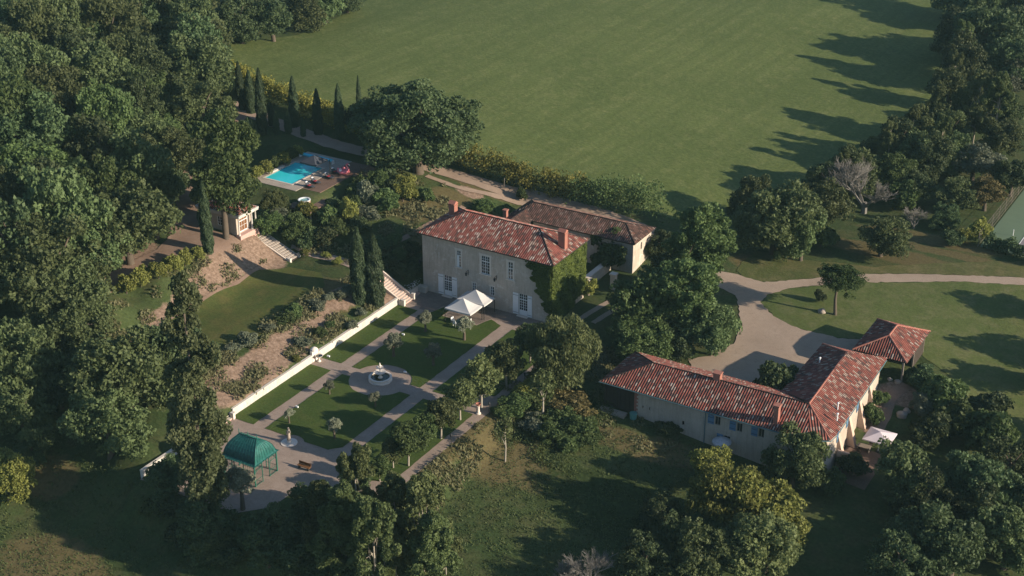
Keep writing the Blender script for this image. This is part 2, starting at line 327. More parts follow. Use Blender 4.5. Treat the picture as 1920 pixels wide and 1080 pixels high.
def pool_water():
    m, nt, bs = new_mat('pool_water')
    tr = N(nt, 'ShaderNodeBsdfTransparent'); tr.inputs[0].default_value = (0.55, 0.92, 0.95, 1)
    gl = N(nt, 'ShaderNodeBsdfGlossy'); gl.inputs['Roughness'].default_value = 0.03
    fr = N(nt, 'ShaderNodeFresnel'); fr.inputs[0].default_value = 1.33
    bp = N(nt, 'ShaderNodeBump'); bp.inputs['Strength'].default_value = 0.15; bp.inputs['Distance'].default_value = 0.05
    nt.links.new(noise(nt, 3, 3, 0.6, coords(nt)), bp.inputs['Height'])
    for n in (gl, fr): nt.links.new(bp.outputs[0], n.inputs['Normal'])
    ms = N(nt, 'ShaderNodeMixShader'); nt.links.new(fr.outputs[0], ms.inputs[0]); nt.links.new(tr.outputs[0], ms.inputs[1]); nt.links.new(gl.outputs[0], ms.inputs[2])
    nt.links.new(ms.outputs[0], nt.nodes['Material Output'].inputs['Surface'])
    df = N(nt, 'ShaderNodeBsdfDiffuse'); df.inputs[0].default_value = (0.05, 0.80, 0.88, 1); m2 = N(nt, 'ShaderNodeMixShader'); m2.inputs[0].default_value = 0.72
    nt.links.new(tr.outputs[0], m2.inputs[1]); nt.links.new(df.outputs[0], m2.inputs[2]); nt.links.new(m2.outputs[0], ms.inputs[1])
pool_water()
simple('pool_liner', (0.10, 0.62, 0.68), 0.6, 0.06, 1.0)
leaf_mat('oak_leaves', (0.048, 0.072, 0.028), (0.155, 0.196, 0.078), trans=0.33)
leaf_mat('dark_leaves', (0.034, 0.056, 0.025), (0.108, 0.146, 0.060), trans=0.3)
leaf_mat('olive_leaves', (0.13, 0.15, 0.10), (0.28, 0.30, 0.21), 0.01)
leaf_mat('pale_leaves', (0.070, 0.092, 0.035), (0.160, 0.185, 0.072), 0.01, 0.35)
leaf_mat('poplar_leaves', (0.055, 0.084, 0.030), (0.142, 0.182, 0.068), 0.01, 0.38)
leaf_mat('silver_leaves', (0.085, 0.115, 0.048), (0.210, 0.245, 0.115), 0.01, 0.38)
leaf_mat('yellow_leaves', (0.085, 0.105, 0.026), (0.270, 0.275, 0.070), 0.012, 0.35)
leaf_mat('green_leaves', (0.044, 0.074, 0.025), (0.125, 0.172, 0.058), 0.015, 0.35)
leaf_mat('cypress_leaves', (0.020, 0.038, 0.018), (0.066, 0.096, 0.042), 0.01, 0.12)
leaf_mat('pine_leaves', (0.030, 0.062, 0.016), (0.090, 0.145, 0.038), 0.01, 0.2)
leaf_mat('hedge_leaves', (0.10, 0.12, 0.024), (0.36, 0.33, 0.075), 0.012, 0.35)
leaf_mat('grey_leaves', (0.085, 0.100, 0.062), (0.190, 0.210, 0.140), 0.01, 0.3)
leaf_mat('russet_leaves', (0.105, 0.098, 0.036), (0.24, 0.20, 0.08), 0.01, 0.3)
leaf_mat('ivy_leaves', (0.045, 0.072, 0.013), (0.155, 0.205, 0.040), 0.01, 0.25)
leaf_mat('tuft_leaves', (0.080, 0.095, 0.036), (0.215, 0.200, 0.105), 0.01, 0.3)
leaf_mat('meadow_leaves', (0.056, 0.084, 0.026), (0.115, 0.145, 0.050), 0.01, 0.3)
leaf_mat('flower_white', (0.5, 0.5, 0.48), (0.75, 0.72, 0.72), 0.0, 0.1)

# ------------------------------------------------------------------ object helpers
def prop(o, label=None, cat=None, group=None, kind=None):
    if label: o['label'] = label
    if cat: o['category'] = cat
    if group: o['group'] = group
    if kind: o['kind'] = kind
    return o
def thing(name, label, cat, b, a, z=None, rot=0.0, group=None):
    o = bpy.data.objects.new(name, None); C.objects.link(o); x, y = xy(b, a)
    o.location = (x, y, H1(b, a) if z is None else z); o.rotation_euler = (0, 0, PHI + rot); o.empty_display_size = 0.3
    return prop(o, label, cat, group)
class MB:
    def __init__(s): s.v = []; s.f = []; s.uv = []
    def quad(s, *pts, uv=None):
        n = len(s.v); s.v += [tuple(p) for p in pts]; s.f.append(tuple(range(n, n + len(pts)))); s.uv += (uv or [(0, 0)] * len(pts)); return s
    def box(s, x0, x1, y0, y1, z0, z1, skip=''):
        p = [(x, y, z) for z in (z0, z1) for x, y in ((x0, y0), (x1, y0), (x1, y1), (x0, y1))]
        for k, f in zip('bt-x+y', ((3, 2, 1, 0), (4, 5, 6, 7))): 
            if k not in skip: s.quad(*[p[i] for i in f])
        for f in ((0, 1, 5, 4), (1, 2, 6, 5), (2, 3, 7, 6), (3, 0, 4, 7)): s.quad(*[p[i] for i in f])
        return s
    def bar(s, p, q, w=0.06, h=None):
        p = Vector(p); q = Vector(q); h = h or w; d = (q - p).normalized(); u = d.cross(Vector((0, 0, 1)))
        u = u.normalized() if u.length > 1e-4 else Vector((1, 0, 0)); v = u.cross(d)
        c = [e + u * i * w / 2 + v * j * h / 2 for e in (p, q) for i, j in ((-1, -1), (1, -1), (1, 1), (-1, 1))]
        for f in ((3, 2, 1, 0), (4, 5, 6, 7), (0, 1, 5, 4), (1, 2, 6, 5), (2, 3, 7, 6), (3, 0, 4, 7)): s.quad(*[c[i] for i in f])
        return s
    def tube(s, pts, rad, n=6):
        pts = [Vector(p) for p in pts]; rings = []
        for i, p in enumerate(pts):
            d = (pts[min(i + 1, len(pts) - 1)] - pts[max(i - 1, 0)]).normalized()
            u = d.cross(Vector((0.3, 0.9, 0.2))).normalized(); v = d.cross(u); r = rad[i] if isinstance(rad, (list, tuple)) else rad
            rings.append([p + (u * math.cos(t) + v * math.sin(t)) * r for t in [2 * math.pi * k / n for k in range(n)]])
        n0 = len(s.v)
        for rg in rings: s.v += [tuple(q) for q in rg]
        for i in range(len(rings) - 1):
            for k in range(n):
                s.f.append((n0 + i * n + k, n0 + i * n + (k + 1) % n, n0 + (i + 1) * n + (k + 1) % n, n0 + (i + 1) * n + k)); s.uv += [(0, 0)] * 4
        s.f.append(tuple(n0 + (len(rings) - 1) * n + k for k in range(n))); s.uv += [(0, 0)] * n
        return s
    def lathe(s, prof, n=20, c=(0, 0, 0), cap=True):
        n0 = len(s.v)
        for r, z in prof: s.v += [(c[0] + r * math.cos(2 * math.pi * k / n), c[1] + r * math.sin(2 * math.pi * k / n), c[2] + z) for k in range(n)]
        for i in range(len(prof) - 1):
            for k in range(n):
                s.f.append((n0 + i * n + k, n0 + i * n + (k + 1) % n, n0 + (i + 1) * n + (k + 1) % n, n0 + (i + 1) * n + k)); s.uv += [(0, 0)] * 4
        if cap: s.f.append(tuple(n0 + (len(prof) - 1) * n + k for k in range(n))); s.uv += [(0, 0)] * n
        return s
    def build(s, name, mat, parent=None, smooth=False):
        me = bpy.data.meshes.new(name); me.from_pydata(s.v, [], s.f); me.update()
        uvl = me.uv_layers.new(name='UVMap'); flat = np.array(s.uv, dtype=np.float32).ravel()
        if len(flat) == len(uvl.data) * 2: uvl.data.foreach_set('uv', flat)
        if smooth: me.polygons.foreach_set('use_smooth', [True] * len(me.polygons))
        me.materials.append(MATS[mat]); o = bpy.data.objects.new(name, me); C.objects.link(o)
        if parent: o.parent = parent
        else: o.rotation_euler = (0, 0, PHI)
        return o

# ------------------------------------------------------------------ ground sheet and draped sheets
def axis(lo, hi, f0, f1, step, extra):
    xs = list(np.arange(f0, f1 + .01, step)); d = step
    x = f0
    while x > lo: d *= 1.13; x -= d; xs.append(x)
    d = step; x = f1
    while x < hi: d *= 1.13; x += d; xs.append(x)
    xs = [x for x in xs if all(abs(x - e) > 0.12 for e in extra)] + list(extra)
    return np.array(sorted(xs))
Bx = axis(-460, 260, -215, -15, 0.9, [-116.9, -116.62, -122.02, -121.98, POOL[0] - .03, POOL[0] + .03, POOL[1] - .03, POOL[1] + .03, -113.62, -113.58])
Ax = axis(30, 680, 96, 250, 0.9, [163.58, 163.62, 166.58, 166.62, 162.18, 162.22, 164.78, 164.82, POOL[2] - .03, POOL[2] + .03, POOL[3] - .03, POOL[3] + .03])
gb, ga = np.meshgrid(Bx, Ax, indexing='ij')
gz = H(gb.ravel(), ga.ravel())
V = np.stack([gb.ravel(), ga.ravel(), gz], 1)
nb, na = len(Bx), len(Ax)
ii, jj = np.meshgrid(np.arange(nb - 1), np.arange(na - 1), indexing='ij'); i0 = (ii * na + jj).ravel()
Fq = np.stack([i0, i0 + na, i0 + na + 1, i0 + 1], 1)
def np_mesh(name, V, Fq, mat, smooth=True, tint=None):
    me = bpy.data.meshes.new(name); nf, k = Fq.shape
    me.vertices.add(len(V)); me.vertices.foreach_set('co', V.astype(np.float32).ravel())
    me.loops.add(nf * k); me.loops.foreach_set('vertex_index', Fq.astype(np.int32).ravel())
    me.polygons.add(nf); me.polygons.foreach_set('loop_start', np.arange(0, nf * k, k, dtype=np.int32))
    me.polygons.foreach_set('loop_total', np.full(nf, k, dtype=np.int32))
    me.polygons.foreach_set('use_smooth', np.full(nf, smooth))
    if tint is not None:
        at_ = me.attributes.new('tint', 'FLOAT', 'FACE'); at_.data.foreach_set('value', tint.astype(np.float32))
    me.update(calc_edges=True); me.materials.append(MATS[mat]); return me
gm = np_mesh('ground', V, Fq, 'rough_ground')
mask = np.zeros((len(V), 4), np.float32); mask[:, 3] = 1
def blob(ch, px, py, rb, ra, w=1.0):
    b, a = ground(px, py); d = np.sqrt(((V[:, 0] - b) / rb) ** 2 + ((V[:, 1] - a) / ra) ** 2)
    mask[:, ch] = np.maximum(mask[:, ch], w * (1 - sm(0.55, 1.25, d)))
# bare banks (0), dry grass (1), lush growth (2)
for px, py, rb, ra in ((520, 660, 3.4, 10), (450, 715, 4.0, 9), (590, 610, 3.0, 6), (480, 690, 3.6, 8), (640, 560, 2.5, 4), (430, 520, 4.5, 6), (380, 540, 3, 7), (470, 465, 5, 5), (500, 480, 4, 3), (330, 590, 3, 7), (400, 470, 3, 4), (720, 560, 1.5, 2.5),
                       (230, 470, 6, 6), (350, 330, 5, 4), (1610, 740, 3, 4), (1640, 770, 2, 6), (1690, 740, 4, 3), (880, 360, 3, 2), (680, 320, 5, 3)):
    blob(0, px, py, rb, ra, 0.85)
for px, py, rb, ra in ((930, 850, 8, 7), (1000, 890, 9, 4), (1180, 830, 9, 3), (1270, 850, 6, 3), (860, 830, 2, 12), (780, 390, 5, 5), (840, 370, 5, 4), (620, 560, 4, 8), (560, 560, 3, 10), (1650, 470, 14, 3), (1700, 490, 16, 2), (1440, 500, 8, 4),
                       (100, 1060, 9, 6), (1750, 450, 14, 3), (800, 450, 3, 4), (700, 300, 6, 4), (900, 350, 8, 2), (100, 900, 4, 4), (1800, 480, 12, 2)):
    blob(1, px, py, rb, ra, 0.8)
for px, py, rb, ra in ((1050, 760, 8, 6), (680, 480, 8, 5), (620, 300, 8, 9), (480, 290, 6, 6), (1720, 640, 10, 8), (1150, 950, 14, 8)):
    blob(2, px, py, rb, ra, 0.7)
ca = gm.color_attributes.new('mask', 'FLOAT_COLOR', 'POINT'); ca.data.foreach_set('color', mask.ravel())
go = bpy.data.objects.new('ground', gm); C.objects.link(go); go.rotation_euler = (0, 0, PHI); prop(go, kind='structure')

def drape(name, poly, mat, dz=0.05, step=1.0, flat=None, kind='structure', jit=0.0):
    """poly: list of (b,a); a sheet that follows the ground"""
    pts = []
    for i, p in enumerate(poly):
        q = poly[(i + 1) % len(poly)]; L = math.hypot(q[0] - p[0], q[1] - p[1]); k = max(1, int(L / step))
        pts += [(p[0] + (q[0] - p[0]) * t / k, p[1] + (q[1] - p[1]) * t / k) for t in range(k)]
    if jit:
        rj = random.Random(len(pts)); pts = [(p[0] + rj.uniform(-jit, jit), p[1] + rj.uniform(-jit, jit)) for p in pts]
    nbd = len(pts); P = np.array(pts); edges = [(i, (i + 1) % nbd) for i in range(nbd)]
    b0, a0 = P.min(0); b1, a1 = P.max(0)
    if flat is None:
        X, Y = np.meshgrid(np.arange(b0, b1, step), np.arange(a0, a1, step)); X = X.ravel(); Y = Y.ravel()
        ins = np.zeros(len(X), bool); near = np.zeros(len(X), bool)
        for i in range(nbd):
            x1, y1 = P[i]; x2, y2 = P[(i + 1) % nbd]
            if y1 != y2: ins ^= ((Y < y1) != (Y < y2)) & (X < (x2 - x1) * (Y - y1) / (y2 - y1) + x1)
            near |= (X - x1) ** 2 + (Y - y1) ** 2 < (0.4 * step) ** 2
        k = ins & ~near; pts += list(zip(X[k].tolist(), Y[k].tolist()))
    r = delaunay_2d_cdt([Vector(p) for p in pts], edges, [], 1, 1e-4)
    vs = np.array([tuple(v) for v in r[0]])
    z = (H(vs[:, 0], vs[:, 1]) + dz) if flat is None else np.full(len(vs), flat)
    me = bpy.data.meshes.new(name); me.from_pydata([(x, y, zz) for (x, y), zz in zip(vs, z)], [], [tuple(f) for f in r[2]])
    me.update(); me.polygons.foreach_set('use_smooth', [True] * len(me.polygons)); me.materials.append(MATS[mat])
    o = bpy.data.objects.new(name, me); C.objects.link(o); o.rotation_euler = (0, 0, PHI); prop(o, kind=kind); return o
def gp(*pix): return [ground(x, y) for x, y in pix]
def smooth_line(pts, k=6):
    out = []
    for i in range(len(pts) - 1):
        p0 = pts[max(i - 1, 0)]; p1 = pts[i]; p2 = pts[i + 1]; p3 = pts[min(i + 2, len(pts) - 1)]
        for t in [j / k for j in range(k)]:
            out.append(tuple(0.5 * (2 * p1[c] + (p2[c] - p0[c]) * t + (2 * p0[c] - 5 * p1[c] + 4 * p2[c] - p3[c]) * t * t + (3 * p1[c] - p0[c] - 3 * p2[c] + p3[c]) * t ** 3) for c in (0, 1)))
    return out + [tuple(pts[-1])]
def ribbon(name, line, w, mat, dz=0.06, step=0.9, smooth=True, jit=0.0):
    L = smooth_line(line) if smooth else line; lft = []; rgt = []; rn = random.Random(3)
    for i, p in enumerate(L):
        q0 = L[max(i - 1, 0)]; q1 = L[min(i + 1, len(L) - 1)]; dx, dy = q1[0] - q0[0], q1[1] - q0[1]; l = math.hypot(dx, dy) or 1
        ww = w / 2; nx, ny = -dy / l, dx / l
        lft.append((p[0] + nx * (ww + rn.uniform(-jit, jit)), p[1] + ny * (ww + rn.uniform(-jit, jit)))); rgt.append((p[0] - nx * (ww + rn.uniform(-jit, jit)), p[1] - ny * (ww + rn.uniform(-jit, jit))))
    return drape(name, lft + rgt[::-1], mat, dz, step)
def closed(pts, k=5): return smooth_line(pts + [pts[0]], k)[:-1]

drape('field', gp((398, 84), (424, 128), (470, 150), (560, 190), (650, 245), (830, 290), (1000, 335), (1150, 372), (1240, 405), (1390, 440), (1500, 370), (1640, 300), (1760, 230), (1850, 140), (1860, 20), (1800, -120), (620, -120), (690, 0), (640, 30), (560, 66), (480, 76)), 'field_grass', 0.10, 2.2)
drape('upper_lawn', [(-124.2, 126), (-124.0, 140), (-124.3, 150), (-125.6, 158), (-129, 161.5), (-134.5, 161.0), (-137.2, 157), (-137.2, 126)], 'upper_grass', 0.06, 1.0)
drape('park_lawn', gp((1426, 568), (1440, 553), (1480, 541), (1600, 530), (1800, 528), (1960, 540), (1960, 900), (1850, 780), (1760, 690), (1700, 640), (1640, 638), (1570, 632), (1500, 618), (1450, 594)), 'park_grass', 0.045, 1.0, jit=.3)
drape('verge_lawn', gp((1382, 500), (1420, 470), (1520, 490), (1640, 500), (1920, 490), (1960, 500), (1960, 523), (1920, 521), (1800, 516), (1700, 513), (1600, 514), (1530, 521), (1430, 530), (1390, 522)), 'verge_grass', 0.055, 1.0, jit=.3)
drape('gravel_drive', gp((1376, 513), (1430, 530), (1530, 522), (1600, 515), (1700, 514), (1800, 517), (1920, 522), (1980, 524), (1980, 540), (1920, 536), (1800, 528), (1600, 530), (1480, 541), (1440, 553), (1426, 568), (1450, 594), (1500, 618), (1570, 634), (1640, 640), (1640, 690), (1580, 700), (1500, 740), (1380, 720), (1300, 700), (1290, 674), (1330, 668), (1375, 645), (1391, 610), (1385, 580), (1380, 555), (1330, 530), (1240, 500), (1250, 490), (1320, 505)), 'drive_gravel', 0.075, 0.7, jit=.16)
ribbon('track', [ground(*p) for p in ((452, 190), (480, 214), (520, 232), (600, 262), (660, 280), (760, 302), (830, 322), (930, 351), (1000, 369), (1100, 394), (1170, 415), (1235, 445))], 3.6, 'track_gravel', 0.09, 0.9, jit=0.15)
ribbon('back_drive', [ground(*p) for p in ((462, 198), (440, 225), (425, 255), (395, 300), (365, 335), (350, 380), (345, 420), (320, 465), (250, 505), (190, 540))], 3.4, 'yard_soil', 0.085, 0.9, jit=0.2)
drape('yard', closed(gp((352, 385), (385, 428), (445, 452), (425, 468), (385, 482), (330, 484), (298, 478), (318, 440), (335, 400))), 'yard_soil', 0.10, 0.8, jit=.15)
ribbon('side_track', [ground(*p) for p in ((800, 330), (860, 352), (930, 368), (985, 384))], 1.2, 'track_gravel', 0.10, 0.8, jit=0.1)
ribbon('bank_path', [ground(*p) for p in ((700, 462), (745, 452), (790, 430), (830, 408), (870, 388))], 1.0, 'yard_soil', 0.08, 0.7, jit=0.1)
ribbon('lawn_edge', [(-137.3, 126), (-137.35, 135), (-137.3, 146), (-137.4, 157)], 0.5, 'yard_soil', 0.10, 0.6, jit=0.08)
ribbon('lawn_path', [ground(*p) for p in ((545, 466), (585, 476), (640, 490), (690, 510), (716, 522))], 1.9, 'path_gravel', 0.07, 0.7, jit=0.08)
for nm, line in (('wheel_track', ((1085, 600), (1120, 578), (1165, 552), (1200, 520))), ('wheel_track', ((1112, 606), (1145, 585), (1185, 560), (1225, 525)))):
    ribbon(nm, [ground(*p) for p in line], 0.9, 'drive_gravel', 0.06, 0.7, jit=0.08)
ribbon('farm_path', [ground(*p) for p in ((1700, 722), (1670, 745), (1660, 770), (1650, 795), (1630, 815))], 1.8, 'yard_soil', 0.06, 0.7, jit=0.1)
drape('farm_terrace', [(-47.5, 158.5), (-42.8, 158.5), (-42.6, 166.5), (-47.7, 166.5)], 'deck_boards', 0.07, 0.8)
# garden: one paved sheet, lawns cut as slightly raised sheets on it
drape('garden_paving', [(-116.6, 125.0), (-116.6, 169.9), (-93.0, 169.9), (-88.65, 169.2), (-88.65, 117.5), (-99, 117.5), (-99.2, 112.5), (-102, 109.4), (-106.5, 109), (-116.6, 109), (-116.6, 122.6)], 'path_gravel', flat=0.03)
def lawn(name, poly, z=0.075): return drape(name, poly, 'garden_grass', flat=z, step=.8, jit=.05)
cc, cr = (-105.74, 143.63), 4.25
def arc(t0, t1, n=18, r=cr): return [(cc[0] + r * math.cos(t0 + (t1 - t0) * i / n), cc[1] + r * math.sin(t0 + (t1 - t0) * i / n)) for i in range(n + 1)]
def ca_at(a): return math.asin((a - cc[1]) / cr)
lawn('garden_lawn', [(-116.55, 125.9), (-113.02, 125.9), (-113.02, 142.4), (-116.55, 142.4)])
lawn('garden_lawn', [(-116.55, 144.7), (-113.02, 144.7), (-113.02, 163.6), (-116.55, 163.6)])
t = ca_at(142.4); st = ca_at(126.0) if False else None
lawn('garden_lawn', [(-111.14, 125.9), (-107.7, 125.9)] + [(-106.35 + 1.5 * math.cos(R_(200 - 22 * i)), 125.3 + 1.3 * math.sin(R_(200 - 22 * i))) for i in range(1, 8)] + [(-104.8, 125.9), (-101.2, 125.9), (-99.94, 127.2), (-99.94, 142.4)] + arc(t, -math.pi - t, 18) + [(-111.14, 142.4)])
t = ca_at(144.7)
lawn('garden_lawn', [(-111.14, 144.7)] + arc(math.pi - t, t, 18) + [(-99.94, 144.7), (-99.94, 165.6), (-102.2, 166.6), (-103.0, 163.9), (-109.0, 163.9), (-109.0, 166.6), (-110.2, 166.6), (-111.14, 163.6)])
lawn('garden_lawn', [(-97.93, 126.0), (-97.93, 142.4), (-90.15, 142.4), (-90.15, 124.0), (-95.5, 121.5), (-97.93, 123.0)])
lawn('garden_lawn', [(-97.93, 144.7), (-97.93, 165.4), (-90.15, 165.4), (-90.15, 147.8)] + [(-91.6 + 2.0 * math.cos(R_(60 + 24 * i)), 145.9 + 2.0 * math.sin(R_(60 + 24 * i))) for i in range(0, 5)] + [(-94, 144.7)])
drape('garden_lawn', [(-116.55, 109.2), (-116.55, 122.5), (-115.4, 122.4), (-114.0, 118.0), (-114.4, 112.0)], 'garden_grass', flat=0.075)
patio = drape('patio', [(-115.2, 164.9), (-113.3, 164.9), (-113.3, 164.2), (-110.8, 164.2), (-110.6, 166.8), (-108.7, 166.8), (-108.7, 164.2), (-103.2, 164.2), (-102.3, 166.9), (-94.5, 166.9), (-94.1, 169.85), (-116.1, 169.85)], 'patio_paving', flat=0.05)
patio.location.z = 0.0

# ------------------------------------------------------------------ building helpers
ORG = {}
def root(name, label, cat, b, a, z, group=None):
    o = thing(name, label, cat, b, a, z, 0, group); ORG[o.name] = (b, a, z); return o
def topof(o):
    p = []
    while o.name not in ORG: p.append(o); o = o.parent
    return ORG[o.name]
def part(par, name, mb, mat, smooth=False, label=None):
    """a part whose mesh is written in (b, a, z)"""
    ob, oa, oz = topof(par); mb.v = [(x - ob, y - oa, z - oz) for x, y, z in mb.v]
    o = mb.build(name, mat, par, smooth)
    if label: o['label'] = label
    return o
class Frame:
    """a wall line: origin (b,a), direction e, outward normal n"""
    def __init__(s, o, p): 
        s.o = Vector((o[0], o[1])); d = Vector((p[0] - o[0], p[1] - o[1])); s.L = d.length; s.e = d.normalized(); s.n = Vector((s.e[1], -s.e[0]))
    def pt(s, u, w, d=0.0): q = s.o + s.e * u + s.n * d; return (q[0], q[1], w)
    def box(s, mb, u0, u1, w0, w1, d0, d1):
        c = [s.pt(u, w, d) for w in (w0, w1) for u, d in ((u0, d1), (u1, d1), (u1, d0), (u0, d0))]
        for f in ((3, 2, 1, 0), (4, 5, 6, 7), (0, 1, 5, 4), (1, 2, 6, 5), (2, 3, 7, 6), (3, 0, 4, 7)): mb.quad(*[c[i] for i in f])
    def wall(s, mb, z0, z1, holes=(), depth=0.28):
        us = sorted({0.0, s.L} | {h[0] for h in holes} | {h[1] for h in holes}); ws = sorted({z0, z1} | {h[2] for h in holes} | {h[3] for h in holes})
        for u0, u1 in zip(us, us[1:]):
            for w0, w1 in zip(ws, ws[1:]):
                um, wm = (u0 + u1) / 2, (w0 + w1) / 2
                if any(h[0] < um < h[1] and h[2] < wm < h[3] for h in holes): continue
                mb.quad(s.pt(u0, w0), s.pt(u1, w0), s.pt(u1, w1), s.pt(u0, w1))
        for h in holes:
            q = [(h[0], h[2]), (h[1], h[2]), (h[1], h[3]), (h[0], h[3])]
            for i in range(4):
                a_, b_ = q[i], q[(i + 1) % 4]; mb.quad(s.pt(*a_), s.pt(*a_, -depth), s.pt(*b_, -depth), s.pt(*b_))
def window(par, F, h, cols=2, rows=3, transom=None, glass='window_glass', frame='white_paint', name='window', fw=0.07, panel=0.0, d=0.10, closed_leaf=False):
    u0, u1, w0, w1 = h; mb = MB()
    F.box(mb, u0, u0 + fw, w0, w1, -d - .05, -d + .02); F.box(mb, u1 - fw, u1, w0, w1, -d - .05, -d + .02)
    F.box(mb, u0 + fw, u1 - fw, w0, w0 + fw + panel, -d - .05, -d + .018); F.box(mb, u0 + fw, u1 - fw, w1 - fw, w1, -d - .05, -d + .018)
    iu0, iu1, iw0, iw1 = u0 + fw, u1 - fw, w0 + fw + panel, w1 - fw
    wb = 0.035
    for i in range(1, cols):
        u = iu0 + (iu1 - iu0) * i / cols; k = wb * (2.2 if i * 2 == cols else 1); F.box(mb, u - k / 2, u + k / 2, iw0, iw1, -d - .04, -d + .012)
    ts = [iw0, iw1] if transom is None else [iw0, transom, iw1]
    if transom: F.box(mb, iu0, iu1, transom - .06, transom + .06, -d - .04, -d + .015)
    for (a0, a1), r in zip(zip(ts, ts[1:]), (rows if isinstance(rows, tuple) else (rows,))):
        for i in range(1, r):
            w = a0 + (a1 - a0) * i / r; F.box(mb, iu0, iu1, w - wb / 2, w + wb / 2, -d - .04, -d + .009)
    if closed_leaf: F.box(mb, iu0, iu0 + (iu1 - iu0) * 0.55, iw0, transom or iw1, -d - .03, -d + .006)
    wd = part(par, name, mb, frame); g = MB(); g.quad(F.pt(u0, w0, -d - .035), F.pt(u1, w0, -d - .035), F.pt(u1, w1, -d - .035), F.pt(u0, w1, -d - .035)); part(wd, 'pane', g, glass)
    return wd
def surround(par, F, h, mat='surround_stone', w=0.18, sill=True):
    mb = MB(); u0, u1, w0, w1 = h
    F.box(mb, u0 - w, u0, w0 - (0 if not sill else .0), w1, 0.0, .025); F.box(mb, u1, u1 + w, w0, w1, 0.0, .025); F.box(mb, u0 - w - .05, u1 + w + .05, w1, w1 + w * 1.2, 0.0, .03)
    if sill: F.box(mb, u0 - w - .08, u1 + w + .08, w0 - .14, w0, 0.0, .12)
    return part(par, 'surround', mb, mat)
def shutter(par, F, u0, u1, w0, w1, mat, bars='white_paint'):
    mb = MB(); F.box(mb, u0, u1, w0, w1, .03, .075)
    for w in (w0 + .25, (w0 + w1) / 2, w1 - .25): F.box(mb, u0 + .05, u1 - .05, w - .05, w + .05, .075, .10)
    o = part(par, 'shutter', mb, mat)
    for w in (w0 + .3, w1 - .35):
        hb = MB(); F.box(hb, u0 + .02, u1 - .02, w - .02, w + .025, .10, .115); part(o, 'hinge', hb, 'dark_metal')
    return o
def roof_plane(mb, poly, e, row=0.34, amp=0.08, ulen=0.52):
    """corrugated tile plane; poly 3D convex, e = unit vector along the eave"""
    P = [Vector(p) for p in poly]; e = Vector(e).normalized(); n = Vector((0, 0, 0))
    for i in range(1, len(P) - 1): n += (P[i] - P[0]).cross(P[i + 1] - P[0])
    n.normalize()
    if n.z < 0: n = -n
    s = n.cross(e).normalized()
    if s.z < 0: s = -s
    o = P[0]; uv = [((p - o).dot(e), (p - o).dot(s)) for p in P]
    umin = min(u for u, _ in uv); umax = max(u for u, _ in uv)
    def span(u):
        vs = []
        for i in range(len(uv)):
            (u0, v0), (u1, v1) = uv[i], uv[(i + 1) % len(uv)]
            if abs(u1 - u0) < 1e-9:
                if abs(u - u0) < 1e-6: vs += [v0, v1]
                continue
            t = (u - u0) / (u1 - u0)
            if -1e-9 <= t <= 1 + 1e-9: vs.append(v0 + (v1 - v0) * t)
        return (min(vs), max(vs)) if vs else None
    k = max(1, round((umax - umin) / row)); row = (umax - umin) / k; us = []
    for i in range(k):
        for f in (0, .16, .33, .5, .67, .84): us.append((umin + (i + f) * row, i + f))
    us.append((umax, k)); prev = None
    for u, q in us:
        sp = span(min(max(u, umin + 1e-6), umax - 1e-6))
        f = q % 1.0; h = amp * (math.sin(math.pi * min(max((f - .08) / .84, 0), 1)) ** 0.8 if .08 < f < .92 else 0)
        cur = (u, q, sp[0], sp[1], h)
        if prev:
            a_, b_ = prev, cur
            mb.quad(o + e * a_[0] + s * a_[2] + n * a_[4], o + e * b_[0] + s * b_[2] + n * b_[4], o + e * b_[0] + s * b_[3] + n * b_[4], o + e * a_[0] + s * a_[3] + n * a_[4],
                    uv=[(a_[1], a_[2] / ulen + 50), (b_[1], b_[2] / ulen + 50), (b_[1], b_[3] / ulen + 50), (a_[1], a_[3] / ulen + 50)])
        prev = cur
def hip_roof(mb, b0, b1, a0, a1, ze, zr, axis, r0, r1, rc, hips=(True, True), fascia=0.16):
    """ridge along axis 'b' or 'a' from r0 to r1 at cross position rc"""
    if axis == 'b':
        A, B, Cc, D = (b0, a0, ze), (b1, a0, ze), (b1, a1, ze), (b0, a1, ze); E, G = (r0, rc, zr), (r1, rc, zr)
        roof_plane(mb, [A, B, G, E], (1, 0, 0)); roof_plane(mb, [Cc, D, E, G], (1, 0, 0))
        roof_plane(mb, [D, A, E], (0, 1, 0)); roof_plane(mb, [B, Cc, G], (0, 1, 0))
    else:
        A, B, Cc, D = (b0, a0, ze), (b1, a0, ze), (b1, a1, ze), (b0, a1, ze); E, G = (rc, r0, zr), (rc, r1, zr)
        roof_plane(mb, [D, A, E, G], (0, 1, 0)); roof_plane(mb, [B, Cc, G, E], (0, 1, 0))
        roof_plane(mb, [A, B, E], (1, 0, 0)); roof_plane(mb, [Cc, D, G], (1, 0, 0))
    return [A, B, Cc, D], (E, G)
def caps(par, lines, mat='terracotta', r=0.13):
    mb = MB()
    for p, q in lines:
        p = Vector(p); q = Vector(q); L = (q - p).length; k = max(1, int(L / 0.45)); rn = random.Random(int(L * 100))
        pts = [p + (q - p) * i / k + Vector((0, 0, .03 + rn.uniform(-.015, .02))) for i in range(k + 1)]
        mb.tube(pts, [r * rn.uniform(.9, 1.12) for _ in pts], 6)
    return part(par, 'ridge_cap', mb, mat)
def eaves(par, corners, depth=0.14, mat='dark_wood', inset=0.03):
    mb = MB(); cx = sum(c[0] for c in corners) / 4; cy = sum(c[1] for c in corners) / 4
    x0 = min(c[0] for c in corners) + inset; x1 = max(c[0] for c in corners) - inset; y0 = min(c[1] for c in corners) + inset; y1 = max(c[1] for c in corners) - inset; z = corners[0][2]
    mb.box(x0, x1, y0, y1, z - depth, z - 0.02); return part(par, 'eave', mb, mat)
